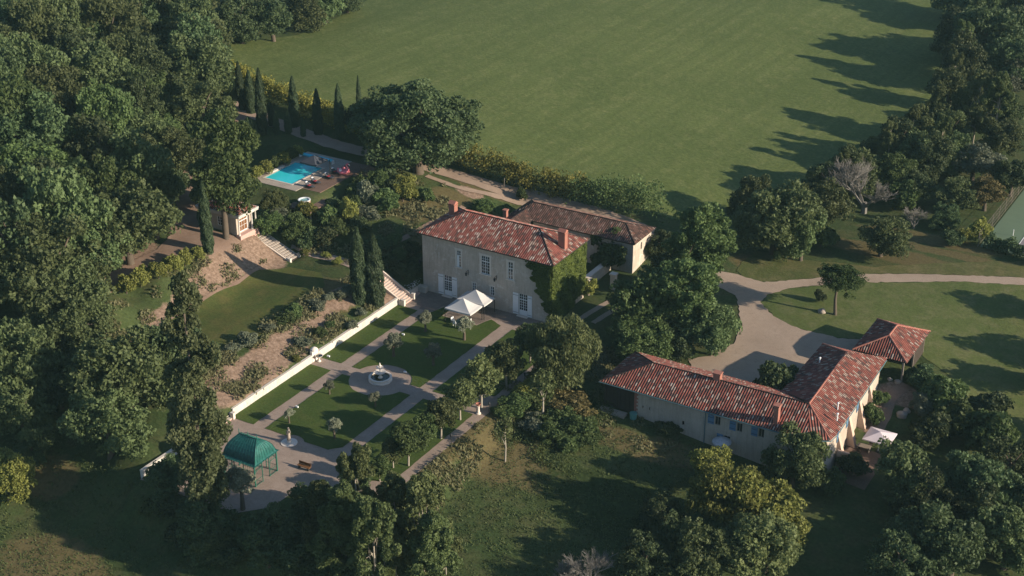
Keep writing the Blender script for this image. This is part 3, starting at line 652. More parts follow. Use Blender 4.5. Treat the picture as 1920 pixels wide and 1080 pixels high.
def gutter(par, pts, mat='blue_pipe', r=0.07):
    mb = MB(); mb.tube(pts, r, 6); return part(par, 'gutter', mb, mat)
def chimney(par, b, a, z0, z1, wb=0.9, wa=0.7, tiled=True, mat='brick'):
    mb = MB().box(b - wb / 2, b + wb / 2, a - wa / 2, a + wa / 2, z0, z1 - .22); mb.box(b - wb / 2 - .07, b + wb / 2 + .07, a - wa / 2 - .07, a + wa / 2 + .07, z1 - .22, z1 - .1)
    ch = part(par, 'chimney', mb, mat)
    c = MB()
    if tiled:
        for i in (-1, 0, 1): c.box(b - .06 + i * wb * .42, b + .06 + i * wb * .42, a - wa / 2, a + wa / 2, z1 - .1, z1 + .08)
        h = z1 + .08
        c.quad((b - wb / 2 - .08, a - wa / 2 - .08, h), (b + wb / 2 + .08, a - wa / 2 - .08, h), (b + wb / 2 + .08, a, h + .42), (b - wb / 2 - .08, a, h + .42))
        c.quad((b + wb / 2 + .08, a + wa / 2 + .08, h), (b - wb / 2 - .08, a + wa / 2 + .08, h), (b - wb / 2 - .08, a, h + .42), (b + wb / 2 + .08, a, h + .42))
        for sx in (-1, 1): c.quad((b + sx * (wb / 2 + .08), a - wa / 2 - .08, h), (b + sx * (wb / 2 + .08), a + wa / 2 + .08, h), (b + sx * (wb / 2 + .08), a, h + .42))
        c.quad((b - wb / 2 - .08, a - wa / 2 - .08, h), (b - wb / 2 - .08, a + wa / 2 + .08, h), (b + wb / 2 + .08, a + wa / 2 + .08, h), (b + wb / 2 + .08, a - wa / 2 - .08, h))
    else: c.box(b - wb / 2 - .1, b + wb / 2 + .1, a - wa / 2 - .1, a + wa / 2 + .1, z1 - .1, z1)
    part(ch, 'chimney_cap', c, 'terracotta' if tiled else 'brick'); fl = MB().box(b - wb / 2 - .1, b + wb / 2 + .1, a - wa / 2 - .12, a + wa / 2 + .1, z0, z0 + .0 + .35)
    return ch

# ------------------------------------------------------------------ manor house
HB0, HB1, HA0, HA1, HZ = -116.2, -94.1, 169.9, 179.9, 9.45
man = root('manor_house', 'large pale limestone manor with red hipped tile roof and white double doors', 'house', -105.1, 174.9, 0.0)
F = Frame((HB0, HA0), (HB1, HA0))
def hole(px, py, w, h):
    b, z = on_wall(px, py, HA0); return (b - HB0 - w / 2, b - HB0 + w / 2, z - h / 2, z + h / 2)
W1, W2, W3 = hole(860, 485.5, .72, 2.7), hole(910, 497.5, 1.45, 2.9), hole(957, 508, .8, 2.8)
S1, S2 = hole(889, 538, .6, 1.35), hole(923, 546, .66, 1.5)
D1, D2 = hole(840, 533.5, 1.35, 3.3), hole(981, 569.5, 1.4, 3.5)
D1 = (D1[0], D1[1], 0.12, 3.45); D2 = (D2[0], D2[1], 0.12, 3.6)
S3 = hole(1008, 520, .6, 1.3)
mb = MB(); F.wall(mb, -0.6, HZ, [W1, W2, W3, S1, S2, D1, D2])
for p, q in (((HB1, HA0), (HB1, HA1)), ((HB1, HA1), (HB0, HA1)), ((HB0, HA1), (HB0, HA0))): Frame(p, q).wall(mb, -0.6, HZ)
part(man, 'wall', mb, 'limestone')
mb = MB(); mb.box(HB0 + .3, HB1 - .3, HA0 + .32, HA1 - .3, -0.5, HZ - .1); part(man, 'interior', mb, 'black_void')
window(man, F, W1, 2, (4, 2), W1[3] - .85, closed_leaf=True); window(man, F, W2, 4, (4, 2), W2[3] - .9); window(man, F, W3, 2, (3, 2), W3[3] - 1.05)
window(man, F, S1, 2, 3); window(man, F, S2, 2, 3)
for h in (W1, W2, W3): surround(man, F, h, w=.26)
for h in (S1, S2): surround(man, F, h, w=.12, sill=False)
for h, ws in ((D1, (.95, .9)), (D2, (.95, .72))):
    window(man, F, h, 4, (4, 2), h[3] - .95, name='double_door', panel=.75)
    shutter(man, F, h[0] - .06 - ws[0], h[0] - .06, h[2] + .05, h[3] - .02, 'white_paint'); shutter(man, F, h[1] + .06, h[1] + .06 + ws[1], h[2] + .05, h[3] - .02, 'white_paint')
    mb = MB(); F.box(mb, h[0] - .2, h[1] + .2, 0.03, .12, -.1, .5); part(man, 'doorstep', mb, 'pale_stone')
mb = MB(); cor, (E_, G_) = hip_roof(mb, HB0 - .6, HB1 + .6, HA0 - .6, HA1 + .6, HZ + .12, 12.05, 'b', -111.5, -98.9, 174.9)
rf = part(man, 'roof', mb, 'roof_tiles'); eaves(man, cor)
caps(rf, [(cor[0], E_), (cor[3], E_), (cor[1], G_), (cor[2], G_), (E_, G_)], 'old_tiles', .12)
chimney(rf, -114.3, 175.6, 9.8, 12.5, 1.0, .95); chimney(rf, -94.9, 174.6, 9.7, 12.6, 1.1, .85)
def wall_lantern(px, py, label, F, z=None):
    b, z = on_wall(px, py, HA0); u = b - HB0
    t = root('wall_lantern', label, 'lantern', b, HA0, z, 'iron lanterns on the manor front')
    mb = MB(); F.box(mb, u - .04, u + .04, z - .35, z + .45, 0.003, .04); mb.bar(F.pt(u, z + .35, .02), F.pt(u, z + .38, .62), .035); mb.bar(F.pt(u, z - .2, .02), F.pt(u, z + .36, .45), .03)
    part(t, 'bracket', mb, 'dark_metal')
    c = F.pt(u, z, .6); g = MB().lathe([(.04, -.32), (.12, -.28), (.17, .08), (.2, .1), (.05, .26), (.02, .38)], 6, c); part(t, 'lamp', g, 'dark_metal')
wall_lantern(878, 511, 'black iron lantern between the tall left and middle upper windows', F)
wall_lantern(931, 521.5, 'black iron lantern below and right of the middle upper window', F)
wall_lantern(791, 487, 'black iron lantern near the far left corner of the manor front', F)
# rear annex with a wing towards the manor
anx = root('annex_building', 'long low building with weathered brown tile roof behind the manor', 'building', -100.5, 194.0, 0.0)
mb = MB(); AZ = 5.25
for p, q in (((-109.2, 191.0), (-91.5, 191.0)), ((-91.5, 191.0), (-91.5, 197.3)), ((-91.5, 197.3), (-113.0, 197.3)), ((-113.0, 197.3), (-113.0, 184.0)), ((-113.0, 184.0), (-109.6, 184.0)), ((-109.6, 184.0), (-109.6, 191.0))):
    fr = Frame(p, q); hs = []
    if p == (-91.5, 191.0): hs = [(2.6, 3.1, 3.1, 4.3)]
    if p == (-109.2, 191.0): hs = [(u, u + .8, 2.6, 4.0) for u in (2.2, 5.4, 8.6, 12.0)]
    fr.wall(mb, -0.6, AZ, hs)
    for h in hs: window(anx, fr, h, 2, 3, frame='grey_wood')
part(anx, 'wall', mb, 'limestone')
mb = MB(); zr = 6.75; rb0, rb1 = -110.9, -94.4
A_, B_, C_, D_ = (-113.5, 190.4, AZ + .05), (-91.0, 190.4, AZ + .05), (-91.0, 197.9, AZ + .05), (-113.5, 197.9, AZ + .05); E2, G2 = (rb0, 194.1, zr), (rb1, 194.1, zr)
roof_plane(mb, [A_, B_, G2, E2], (1, 0, 0)); roof_plane(mb, [C_, D_, E2, G2], (1, 0, 0)); roof_plane(mb, [B_, C_, G2], (0, 1, 0)); roof_plane(mb, [D_, A_, E2], (0, 1, 0))
w0, w1, w2 = (-113.5, 183.5), (-111.3, 183.5), (-109.1, 183.5)
roof_plane(mb, [(-113.5, 183.5, AZ + .07), (-111.3, 183.5, 6.15), (-111.3, 192.7, 6.15), (-113.5, 191.2, AZ + .07)], (0, 1, 0)); roof_plane(mb, [(-109.1, 183.5, AZ + .07), (-109.1, 190.4, AZ + .07), (-111.3, 192.7, 6.15), (-111.3, 183.5, 6.15)], (0, 1, 0))
rf = part(anx, 'roof', mb, 'old_tiles'); mb = MB().box(-113.4, -91.1, 190.5, 197.8, AZ - .12, AZ + .02); mb.box(-113.4, -109.2, 183.6, 190.5, AZ - .12, AZ + .04); part(anx, 'eave', mb, 'dark_wood')
caps(rf, [(E2, G2), (B_, G2), (C_, G2), (D_, E2), ((-111.3, 183.5, 6.15), (-111.3, 192.7, 6.15)), ((-111.3, 192.7, 6.15), E2)], 'old_tiles', .11)
chimney(rf, -112.9, 188.6, 5.4, 7.1, .6, .6, False)
# gate piers and yard wall between manor and annex
yw = root('yard_wall', 'low pale stone wall closing the yard beside the ivy covered gable', 'wall', -95.2, 186.5, 0.0)
mb = MB().box(-95.6, -95.0, 182.2, 190.8, -.3, 1.7); part(yw, 'wall', mb, 'limestone'); mb = MB().box(-95.72, -94.88, 182.1, 190.8, 1.7, 1.85); part(yw, 'coping', mb, 'pale_stone')
for i, (b, a, lab) in enumerate(((-94.1, 181.2, 'square stone gate pier just behind the ivy covered gable'), (-91.6, 184.8, 'square stone gate pier further from the ivy covered gable'))):
    g = root('gate_pier', lab, 'gate pier', b, a, 0.0, 'gate piers of the manor yard'); part(g, 'shaft', MB().box(b - .4, b + .4, a - .4, a + .4, -.3, 2.4), 'pale_stone'); part(g, 'cap', MB().box(b - .52, b + .52, a - .52, a + .52, 2.4, 2.62), 'pale_stone')

# ------------------------------------------------------------------ farmhouse (two wings)
farm = root('farmhouse', 'long L shaped cream farmhouse with bright red tile roof and blue shutters', 'house', -60, 160.5, -2.5)
FZ = 1.95; FA0, FA1 = 155.95, 164.4
mb = MB(); BB = -73.7
F = Frame((BB, FA0), (-50.2, FA0))
def fh(px, py, w, h):
    b, z = on_wall(px, py, FA0); return (b - BB - w / 2, b - BB + w / 2, z - h / 2, z + h / 2)
U1, U2, U3, L1 = fh(1345.8, 789, .75, 1.25), fh(1386.7, 801.5, .75, 1.25), fh(1427.6, 812, .75, 1.25), fh(1363, 824, .85, 1.05)
T1, T2, T3 = fh(1280.6, 793, .35, .6), fh(1205.5, 763, .14, .4), fh(1218, 766, .14, .4)
F.wall(mb, -6.5, FZ, [U1, U2, U3, L1, T1, T2, T3])
ring = [(-50.2, FA0), (-48.9, 156.4), (-47.9, 157.5), (-47.6, 158.9), (-48.4, 179.6), (-56.3, 179.6), (-56.3, FA1), (BB, FA1), (BB, FA0)]
fr3 = Frame(ring[1], ring[2]); Wp = (0.35, .8, -1.3, .45)
for i, (p, q) in enumerate(zip(ring, ring[1:])):
    f_ = Frame(p, q); hs = []
    if i == 0: hs = [(.45, .95, -1.0, .6)]
    if i == 3: hs = [(u, u + .9, -.6, .9) for u in (2.5, 6.5, 11, 15.5)]
    f_.wall(mb, -6.5, FZ, hs)
    for h in hs: window(farm, f_, h, 2, 3, frame='brown_wood' if i == 0 else 'white_paint')
    if i == 3:
        for k in (0, 1, 2): shutter(farm, f_, hs[k][0] - .8, hs[k][0] - .05, -.6, .9, 'blue_paint')
part(farm, 'wall', mb, 'cream_render')
for h in (U1, U2, U3, L1):
    window(farm, F, h, 2, 1, frame='grey_wood'); surround(farm, F, h, 'cream_render', .1, False); shutter(farm, F, h[0] - .12 - .85, h[0] - .12, h[2] - .05, h[3] + .03, 'blue_paint')
for h in (T1, T2, T3):
    mb = MB(); mb.quad(F.pt(h[0], h[2], -.2), F.pt(h[1], h[2], -.2), F.pt(h[1], h[3], -.2), F.pt(h[0], h[3], -.2)); part(farm, 'vent_opening', mb, 'black_void')
# open timber barn end
mb = MB(); fb = Frame((-78.0, FA0 + .25), (BB, FA0 + .25)); 
for k in range(22):
    u = k * fb.L / 22; fb.box(mb, u + .01, u + fb.L / 22 - .01, -3.1, FZ, -.05, .0 + .02 * (k % 3))
fl_ = Frame((-78.0, FA1), (-78.0, FA0 + .25))
for k in range(30):
    u = k * fl_.L / 30; fl_.box(mb, u + .01, u + fl_.L / 30 - .01, -3.0, FZ, -.05, .0 + .02 * (k % 3))
mb.box(-78.0, BB, FA1 - .1, FA1, -3, FZ); part(farm, 'timber_cladding', mb, 'dark_wood', label='dark timber boarded barn end')
mb = MB()
for b in (-78.05, -75.9): mb.box(b - .1, b + .12, FA0 + .05, FA0 + .24, -2.4, FZ)
part(farm, 'post', mb, 'dark_wood')
mb = MB(); rn = random.Random(4)
for k in range(16): 
    z = -2.2 + k * .27; w = .35 if k % 2 else .55; F.box(mb, 0.0, w, z, z + .25, 0.003, .03)
part(farm, 'quoin', mb, 'brick')
# roofs
mb = MB(); e = FZ + .1; za = 4.25; R0 = (-72.9, 159.7, za); RJ = (-51.4, 159.9, za + .12); RE = (-51.9, 175.4, za + .12)
fS = [(-78.6, 155.25, e), (-49.6, 155.25, e)]; tip = (-47.2, 156.6, e); NWc = (-78.3, 165.1, e)
roof_plane(mb, [fS[0], fS[1], RJ, R0], (1, 0, 0)); 
roof_plane(mb, [fS[1], tip, RJ], (fS[1][0] - tip[0], fS[1][1] - tip[1], 0))
roof_plane(mb, [NWc, (-56.9, 165.1, e), RJ, R0], (1, 0, 0)); roof_plane(mb, [NWc, fS[0], R0], (0, 1, 0))
roof_plane(mb, [tip, (-47.0, 158.4, e), (-47.9, 180.3, e), RE, RJ], (0, 1, 0)); roof_plane(mb, [(-56.9, 165.1, e), (-56.9, 180.3, e), RE, RJ], (0, 1, 0)); roof_plane(mb, [(-56.9, 180.3, e), (-47.9, 180.3, e), RE], (1, 0, 0))
frf = part(farm, 'roof', mb, 'farm_tiles'); caps(frf, [(R0, RJ), (fS[0], R0), (NWc, R0)], 'old_tiles', .11); caps(frf, [(RJ, RE), (RJ, tip), (RE, (-47.9, 180.3, e)), (RE, (-56.9, 180.3, e))], 'terracotta', .12)
mb = MB(); mb.v = [(x, y, z) for z in (e - .16, e - .03) for x, y in ((-78.5, 155.35), (-49.6, 155.35), (-47.4, 156.7), (-47.15, 158.4), (-48.0, 180.2), (-56.8, 180.2), (-56.8, 165.0), (-78.2, 165.0))]
mb.f = [tuple(range(8))[::-1], tuple(range(8, 16))] + [(i, (i + 1) % 8, 8 + (i + 1) % 8, 8 + i) for i in range(8)]; mb.uv = [(0, 0)] * (16 + 32); part(farm, 'eave', mb, 'dark_wood')
gutter(farm, [(-78.6, 155.15, e - .05), (-49.7, 155.15, e - .05), (-47.1, 156.5, e - .05), (-46.9, 158.4, e - .05), (-47.8, 180.2, e - .05)])
b, _ = on_wall(1322, 800, FA0); mb = MB().tube([(b, 155.3, e - .1), (b, 155.82, e - .5), (b, 155.86, -3.2)], .06, 6); part(farm, 'drain_pipe', mb, 'blue_pipe')
chimney(frf, -63.9, 160.0, 3.7, 5.3, .95, .8, False); chimney(frf, -54.3, 156.5, 2.3, 5.1, .6, .75, False)
for (px, py, nm) in ((1571, 761, 'flue'), (1537, 676, 'flue'), (1570, 781, 'flue')):
    bb, aa = at(px, py, 3.4); mb = MB().lathe([(.09, -.6), (.09, .35), (.17, .38), (.17, .45), (.02, .55)], 8, (bb, aa, 3.4)); part(frf, nm, mb, 'white_paint')
# sloping buttresses on the lit side
mb = MB()
for a, h in ((161.5, .9), (166.0, 1.1), (170.6, 1.1), (175.2, 1.0)):
    x0 = -47.72 - (a - 158.9) * .038; n0 = MB()
    p = [(x0, a - .35, h), (x0 + 1.6, a - .35, -4.5), (x0, a - .35, -4.5), (x0, a + .35, h), (x0 + 1.6, a + .35, -4.5), (x0, a + .35, -4.5)]
    mb.quad(p[0], p[2], p[1]); mb.quad(p[3], p[4], p[5]); mb.quad(p[0], p[1], p[4], p[3]); mb.quad(p[2], p[5], p[4], p[1])
part(farm, 'buttress', mb, 'pink_render')
mb = MB().box(-47.4, -45.0, 160.6, 160.9, -4.0, -1.6); t = root('screen_wall', 'low terracotta coloured wall between the farmhouse and its terrace', 'wall', -46.2, 160.7, -4.0); part(t, 'wall', mb, 'pink_render')

# carport
cp = root('carport', 'open fronted timber carport with hipped red tile roof beside the gravel drive', 'carport', -49.3, 187.4, -2.0)
mb = MB(); cor, (E3, G3) = hip_roof(mb, -53.2, -45.5, 182.1, 192.9, 1.35, 3.35, 'a', 184.9, 188.4, -49.1); rf = part(cp, 'roof', mb, 'farm_tiles'); eaves(cp, cor)
caps(rf, [(E3, G3), (cor[0], E3), (cor[1], E3), (cor[2], G3), (cor[3], G3)], 'terracotta', .12)
for b, a in ((-52.6, 182.7), (-49.3, 182.6), (-46.1, 182.7), (-46.1, 187.5), (-46.1, 192.3), (-52.6, 192.3), (-52.6, 187.5)):
    part(cp, 'post', MB().box(b - .12, b + .12, a - .12, a + .12, H1(b, a) - .3, 1.25), 'grey_wood')
mb = MB().box(-52.7, -46.0, 192.35, 192.5, -2.4, 1.2); mb.box(-52.75, -52.6, 184.5, 192.3, -2.4, 1.2); mb.box(-46.1, -45.95, 187.6, 192.2, -2.4, 1.2); part(cp, 'timber_cladding', mb, 'dark_wood')

# ------------------------------------------------------------------ pool house
ph = root('pool_house', 'pale pool house with white columns and brown glazed doors on a red plinth', 'building', -146.5, 161.0, 6.9)
PB0, PB1, PA0, PA1 = -150.3, -143.0, 159.3, 163.2; pz = 7.0
mb = MB(); fs = Frame((PB0, PA0), (PB1, PA0)); fs.wall(mb, 5.6, 10.4, [(1.2, 2.1, 7.9, 9.4), (3.6, 4.5, 7.9, 9.4)]); 
fe = Frame((PB1, PA0), (PB1, PA1)); fe.wall(mb, 5.6, 10.4, [(.6, 2.7, 7.15, 9.6)]); Frame((PB1, PA1), (PB0, PA1)).wall(mb, 5.6, 10.4); Frame((PB0, PA1), (PB0, PA0)).wall(mb, 5.6, 10.4)
part(ph, 'wall', mb, 'cream_render'); window(ph, fe, (.6, 2.7, 7.15, 9.6), 3, (2, 1), 8.9, 'brown_wood', 'white_paint', 'glazed_door', fw=.12)
for h in ((1.2, 2.1, 7.9, 9.4), (3.6, 4.5, 7.9, 9.4)): window(ph, fs, h, 2, 3)
part(ph, 'plinth', MB().box(PB1, PB1 + .9, PA0 - .2, PA1 + .2, 5.4, 7.05), 'pink_kerb')
for a in (PA0, PA0 + 3.0, PA1): part(ph, 'column', MB().lathe([(.2, 0), (.2, .12), (.13, .16), (.12, 2.7), (.19, 2.78), (.19, 2.9)], 12, (PB1 + .55, a, 7.05)), 'white_render', True)
part(ph, 'cornice', MB().box(PB0 - .3, PB1 + .95, PA0 - .35, PA1 + .35, 9.95, 10.2).box(PB0 - .35, PB1 + 1.0, PA0 - .4, PA1 + .4, 10.2, 10.45), 'white_render')
mb = MB(); hip_roof(mb, PB0 - .1, PB1 + .8, PA0 - .2, PA1 + .2, 10.46, 11.3, 'b', PB0 + 2, PB1 - 1.2, (PA0 + PA1) / 2); part(ph, 'roof', mb, 'roof_tiles')

# ------------------------------------------------------------------ garden walls and stairs
def gwall(a0, a1, label, h=1.05, mat='white_render', b=-116.95):
    t = root('retaining_wall', label, 'wall', b + .17, (a0 + a1) / 2, 0.0, 'white garden retaining walls')
    part(t, 'wall', MB().box(b, b + .35, a0, a1, -.4, h), mat); part(t, 'coping', MB().box(b - .04, b + .39, a0 - .02, a1 + .02, h, h + .09), 'surround_stone'); return t
gwall(126.2, 142.9, 'white retaining wall from the near stair to the wall fountain')
gwall(144.4, 163.6, 'white retaining wall from the wall fountain to the manor stair')
gwall(109.5, 118.4, 'short white retaining wall piece half hidden under the trees left of the gazebo', 0.9)
def stairs(name, label, b_foot, b_top, a0, a1, z0, z1, n, mat='pale_stone', side=True, riser='pink_kerb', sh=.35):
    t = root(name, label, 'stairs', (b_foot + b_top) / 2, (a0 + a1) / 2, z0)
    mb = MB(); ms = MB()
    for i in range(n):
        x0 = b_foot + (b_top - b_foot) * i / n; x1 = b_foot + (b_top - b_foot) * (i + 1) / n; za = z0 + (z1 - z0) * (i + 1) / n
        mb.box(min(x0, x1), max(x0, x1), a0, a1, za - .75, za - .05); ms.box(min(x0 + .04, x1), max(x0 + .04, x1), a0, a1, za - .05, za)
    part(t, 'riser', mb, riser); part(t, 'tread', ms, mat)
    if side:
        for a in (a0 - .13, a1 + .13):
            s = MB(); L = 14; 
            for i in range(L):
                x0 = b_foot + (b_top - b_foot) * i / L; x1 = b_foot + (b_top - b_foot) * (i + 1) / L; y0 = z0 + (z1 - z0) * i / L; y1 = z0 + (z1 - z0) * (i + 1) / L
                s.quad((x0, a - .12, y0 - .8), (x1, a - .12, y1 - .8), (x1, a - .12, y1 + sh), (x0, a - .12, y0 + sh)); s.quad((x1, a + .12, y1 - .8), (x0, a + .12, y0 - .8), (x0, a + .12, y0 + sh), (x1, a + .12, y1 + sh))
                s.quad((x0, a - .12, y0 + sh), (x1, a - .12, y1 + sh), (x1, a + .12, y1 + sh), (x0, a + .12, y0 + sh))
            s.quad((b_foot, a - .12, z0 - .5), (b_foot, a + .12, z0 - .5), (b_foot, a + .12, z0 + sh), (b_foot, a - .12, z0 + sh)); part(t, 'side_wall', s, mat)
            part(t, 'newel', MB().box(b_foot - .2, b_foot + .22, a - .2, a + .2, z0 - .2, z0 + sh + .35).box(b_foot - .26, b_foot + .28, a - .26, a + .26, z0 + sh + .35, z0 + sh + .45), 'surround_stone')
    return t
stairs('garden_stairs', 'stone stairs with pink risers climbing beside the manor corner to the upper lawn', -115.7, -121.6, 163.95, 166.3, 0.03, 3.05, 15, sh=.55)
stairs('garden_stairs', 'wide pink and cream steps at the near end of the white wall beside the gazebo', -116.2, -119.3, 122.8, 125.6, 0.03, 1.4, 6, sh=.5)
stairs('bank_stairs', 'long flight of pale plank steps from the upper lawn to the pool house', -135.6, -145.7, 162.5, 164.5, 3.1, 7.05, 20, 'pale_stone', True, 'dark_wood', .1)
t = root('planter_wall', 'low curved stone planter at the foot of the manor stair', 'planter', -116.9, 168.3, 0.0)
part(t, 'kerb', MB().box(-117.3, -116.6, 166.75, 169.85, -.2, .85), 'pale_stone'); part(t, 'step', MB().box(-116.6, -115.9, 166.9, 168.5, 0, .2), 'pink_kerb')
t = root('stone_trough', 'square stone block standing against the left foot of the manor front', 'trough', -115.7, 169.3, .05); part(t, 'block', MB().box(-116.5, -115.2, 168.9, 169.8, .05, .95), 'limestone')

# wall fountain
t = root('wall_fountain', 'cream shell fountain on a baluster set into the white wall', 'fountain', -116.2, 143.65, 0.03)
part(t, 'back_plate', MB().box(-116.95, -116.6, 142.95, 144.35, 0, 1.6).lathe([(.6, 1.6), (.5, 1.85), (.3, 2.0), (.02, 2.1)], 14, (-116.78, 143.65, 0)), 'fountain_stone')
part(t, 'basin', MB().lathe([(.12, 0.05), (.28, .05), (.28, .15), (.12, .25), (.15, .6), (.55, .95), (.58, 1.0), (.5, .98), (.45, .9)], 16, (-116.0, 143.65, 0)), 'fountain_stone', True)
part(t, 'water', MB().lathe([(.48, .93), (.01, .93)], 16, (-116.0, 143.65, 0), False), 'pond_water')
# central fountain
fc = (-105.78, 143.75); t = root('garden_fountain', 'round white three tier stone fountain in the middle of the paved circle', 'fountain', fc[0], fc[1], 0.03)
c = (fc[0], fc[1], 0.03)
part(t, 'pool_wall', MB().lathe([(1.62, 0), (1.62, .12), (1.5, .15), (1.5, .42), (1.58, .46), (1.58, .54), (1.3, .54), (1.3, .1)], 40, c, False), 'fountain_stone', False)
part(t, 'water', MB().lathe([(1.31, .36), (.01, .36)], 40, c, False), 'pond_water')
part(t, 'pedestal', MB().lathe([(.34, .1), (.34, .4), (.2, .5), (.15, .8), (.22, .95)], 16, c), 'fountain_stone', True)
part(t, 'bowl', MB().lathe([(.12, .9), (.4, 1.0), (.74, 1.16), (.8, 1.26), (.68, 1.24), (.1, 1.1)], 24, c), 'fountain_stone')
part(t, 'stem', MB().lathe([(.12, 1.1), (.08, 1.35), (.1, 1.6), (.08, 1.75)], 14, c), 'fountain_stone')
part(t, 'bowl', MB().lathe([(.08, 1.68), (.26, 1.74), (.48, 1.86), (.5, 1.94), (.38, 1.9), (.06, 1.8)], 20, c), 'fountain_stone')
part(t, 'finial', MB().lathe([(.1, 1.85), (.07, 2.0), (.22, 2.12), (.24, 2.16), (.09, 2.2), (.12, 2.35), (.05, 2.55), (.01, 2.65)], 14, c), 'fountain_stone', True)

# statue: a robed standing figure on a round plinth
sx, sy = -106.35, 124.75; t = root('garden_statue', 'grey stone statue of a draped figure on a round plinth by the lawn', 'statue', sx, sy, 0.03)
part(t, 'plinth', MB().lathe([(1.05, 0), (1.05, .06), (.75, .08), (.75, .12)], 28, (sx, sy, .03)).lathe([(.34, .1), (.34, .2), (.26, .25), (.26, .4), (.32, .45)], 12, (sx, sy, .03)), 'fountain_stone')
st_ = MB().lathe([(.26, .45), (.25, .6), (.2, 1.0), (.22, 1.25), (.17, 1.45), (.2, 1.65), (.22, 1.78), (.12, 1.86), (.06, 1.9), (.06, 1.95), (.1, 2.0), (.115, 2.1), (.08, 2.2), (.02, 2.24)], 12, (sx, sy, .03))
st_.tube([(sx + .18, sy, 1.78), (sx + .36, sy - .05, 1.6), (sx + .3, sy - .1, 1.95), (sx + .12, sy - .02, 2.2)], [.07, .06, .05, .045], 6); st_.tube([(sx - .18, sy, 1.78), (sx - .28, sy - .1, 1.45), (sx - .1, sy - .22, 1.3)], [.07, .06, .045], 6)
part(t, 'figure', st_, 'boulder', True)

# pedestal with a terracotta urn
t = root('stone_pedestal', 'white stone pedestal carrying a terracotta bowl in the niche of the outer path', 'pedestal', -89.7, 142.9, .03)
part(t, 'shaft', MB().lathe([(.34, 0), (.34, .1), (.2, .18), (.16, .7), (.2, 1.1), (.25, 1.15)], 12, (-89.7, 142.9, .03)), 'fountain_stone'); part(t, 'bowl', MB().lathe([(.1, 1.15), (.32, 1.35), (.36, 1.5), (.3, 1.5), (.2, 1.4)], 14, (-89.7, 142.9, .03)), 'terracotta')

# path lamps
for b, a, lab in ((-88.35, 143.4, 'small black lamp post on the outer path beside the stone pedestal'), (-88.35, 134.3, 'small black lamp post on the outer path below the stone pedestal'), (-88.35, 152.5, 'small black lamp post on the outer path near the olive coloured tree')):
    t = root('path_lamp', lab, 'lamp post', b, a, 0, 'lamp posts along the outer path'); z = 0
    part(t, 'post', MB().lathe([(.09, -.1), (.09, .12), (.035, .2), (.035, 1.35), (.06, 1.4)], 8, (b, a, 0)), 'dark_metal'); part(t, 'lamp', MB().lathe([(.05, 1.4), (.12, 1.45), (.15, 1.72), (.19, 1.74), (.03, 1.9)], 6, (b, a, 0)), 'dark_metal')
# lawn spotlights
for px, py, lab in ((756, 630, 'small white floodlight on the lawn near the two upper olive trees'), (616, 671, 'small white floodlight in the left strip of lawn by the wall fountain'), (557, 766, 'small white floodlight on the lawn edge by the nearest olive trees'), (759.6, 700.7, 'small white floodlight on the paving right of the round fountain'), (932, 771, 'small white floodlight beyond the outer path by the pedestal')):
    b, a = ground(px, py); z = H1(b, a) + .08; t = root('floodlight', lab, 'floodlight', b, a, z, 'white garden floodlights')
    part(t, 'housing', MB().box(b - .2, b + .2, a - .1, a + .1, z + .1, z + .3), 'white_paint'); part(t, 'stake', MB().box(b - .03, b + .03, a - .03, a + .03, z - .3, z + .1), 'dark_metal')
# benches on the plaza
t = root('garden_bench', 'reddish wooden bench at the right edge of the paved plaza', 'bench', -101.0, 120.9, .03)
part(t, 'seat', MB().box(-101.9, -100.1, 120.65, 121.15, .42, .5), 'brown_wood'); part(t, 'backrest', MB().box(-101.9, -100.1, 121.1, 121.16, .55, .9), 'brown_wood')
for b in (-101.7, -100.3): part(t, 'leg', MB().box(b - .05, b + .05, 120.7, 121.12, .03, .42), 'dark_metal')

# gazebo
g0b, g1b, g0a, g1a, gz_ = -108.3, -103.55, 114.8, 118.9, 2.95
gz = root('garden_gazebo', 'green copper roofed iron gazebo standing on the paved plaza', 'gazebo', (g0b + g1b) / 2, (g0a + g1a) / 2, .03)
rows = [(0.0, 0.0), (.10, .05), (.17, .16), (.22, .55), (.30, 1.0), (.43, 1.45), (.62, 1.85), (.82, 2.12), (.97, 2.32)]   # inset, height
mb = MB(); o0 = .30
def rect(ins, h): ib, ia = ins * 1.35, ins * 2.3; return [(g0b - o0 + ib, g0a - o0 + ia, gz_ + h), (g1b + o0 - ib, g0a - o0 + ia, gz_ + h), (g1b + o0 - ib, g1a + o0 - ia, gz_ + h), (g0b - o0 + ib, g1a + o0 - ia, gz_ + h)]
for (i0_, h0), (i1_, h1) in zip(rows, rows[1:]):
    r0, r1 = rect(i0_, h0), rect(i1_, h1)
    for k in range(4): mb.quad(r0[k], r0[(k + 1) % 4], r1[(k + 1) % 4], r1[k])
mb.quad(*rect(*rows[-1])); mb.quad(*rect(0.02, -.02)[::-1]); grf = part(gz, 'roof', mb, 'verdigris')
mb = MB()
for k in range(4):
    L = 10 if k % 2 == 0 else 8
    for j in range(L + 1):
        f = j / L; pts = []
        for i_, h_ in rows:
            r = rect(i_, h_); p, q = Vector(r[k]), Vector(r[(k + 1) % 4]); pts.append(p + (q - p) * f)
        mb.tube(pts, .035, 4)
part(grf, 'seam', mb, 'verdigris')
rb_, ra_ = rect(*rows[-1])[0][0], (g0a + g1a) / 2; mb = MB(); top = gz_ + 2.32
mb.tube([(rect(*rows[-1])[0][0], ra_, top + .02), (rect(*rows[-1])[1][0], ra_, top + .02)], .06, 6)
for bb in np.linspace(rect(*rows[-1])[0][0], rect(*rows[-1])[1][0], 9): mb.tube([(bb, ra_, top), (bb, ra_, top + .22)], .02, 4)
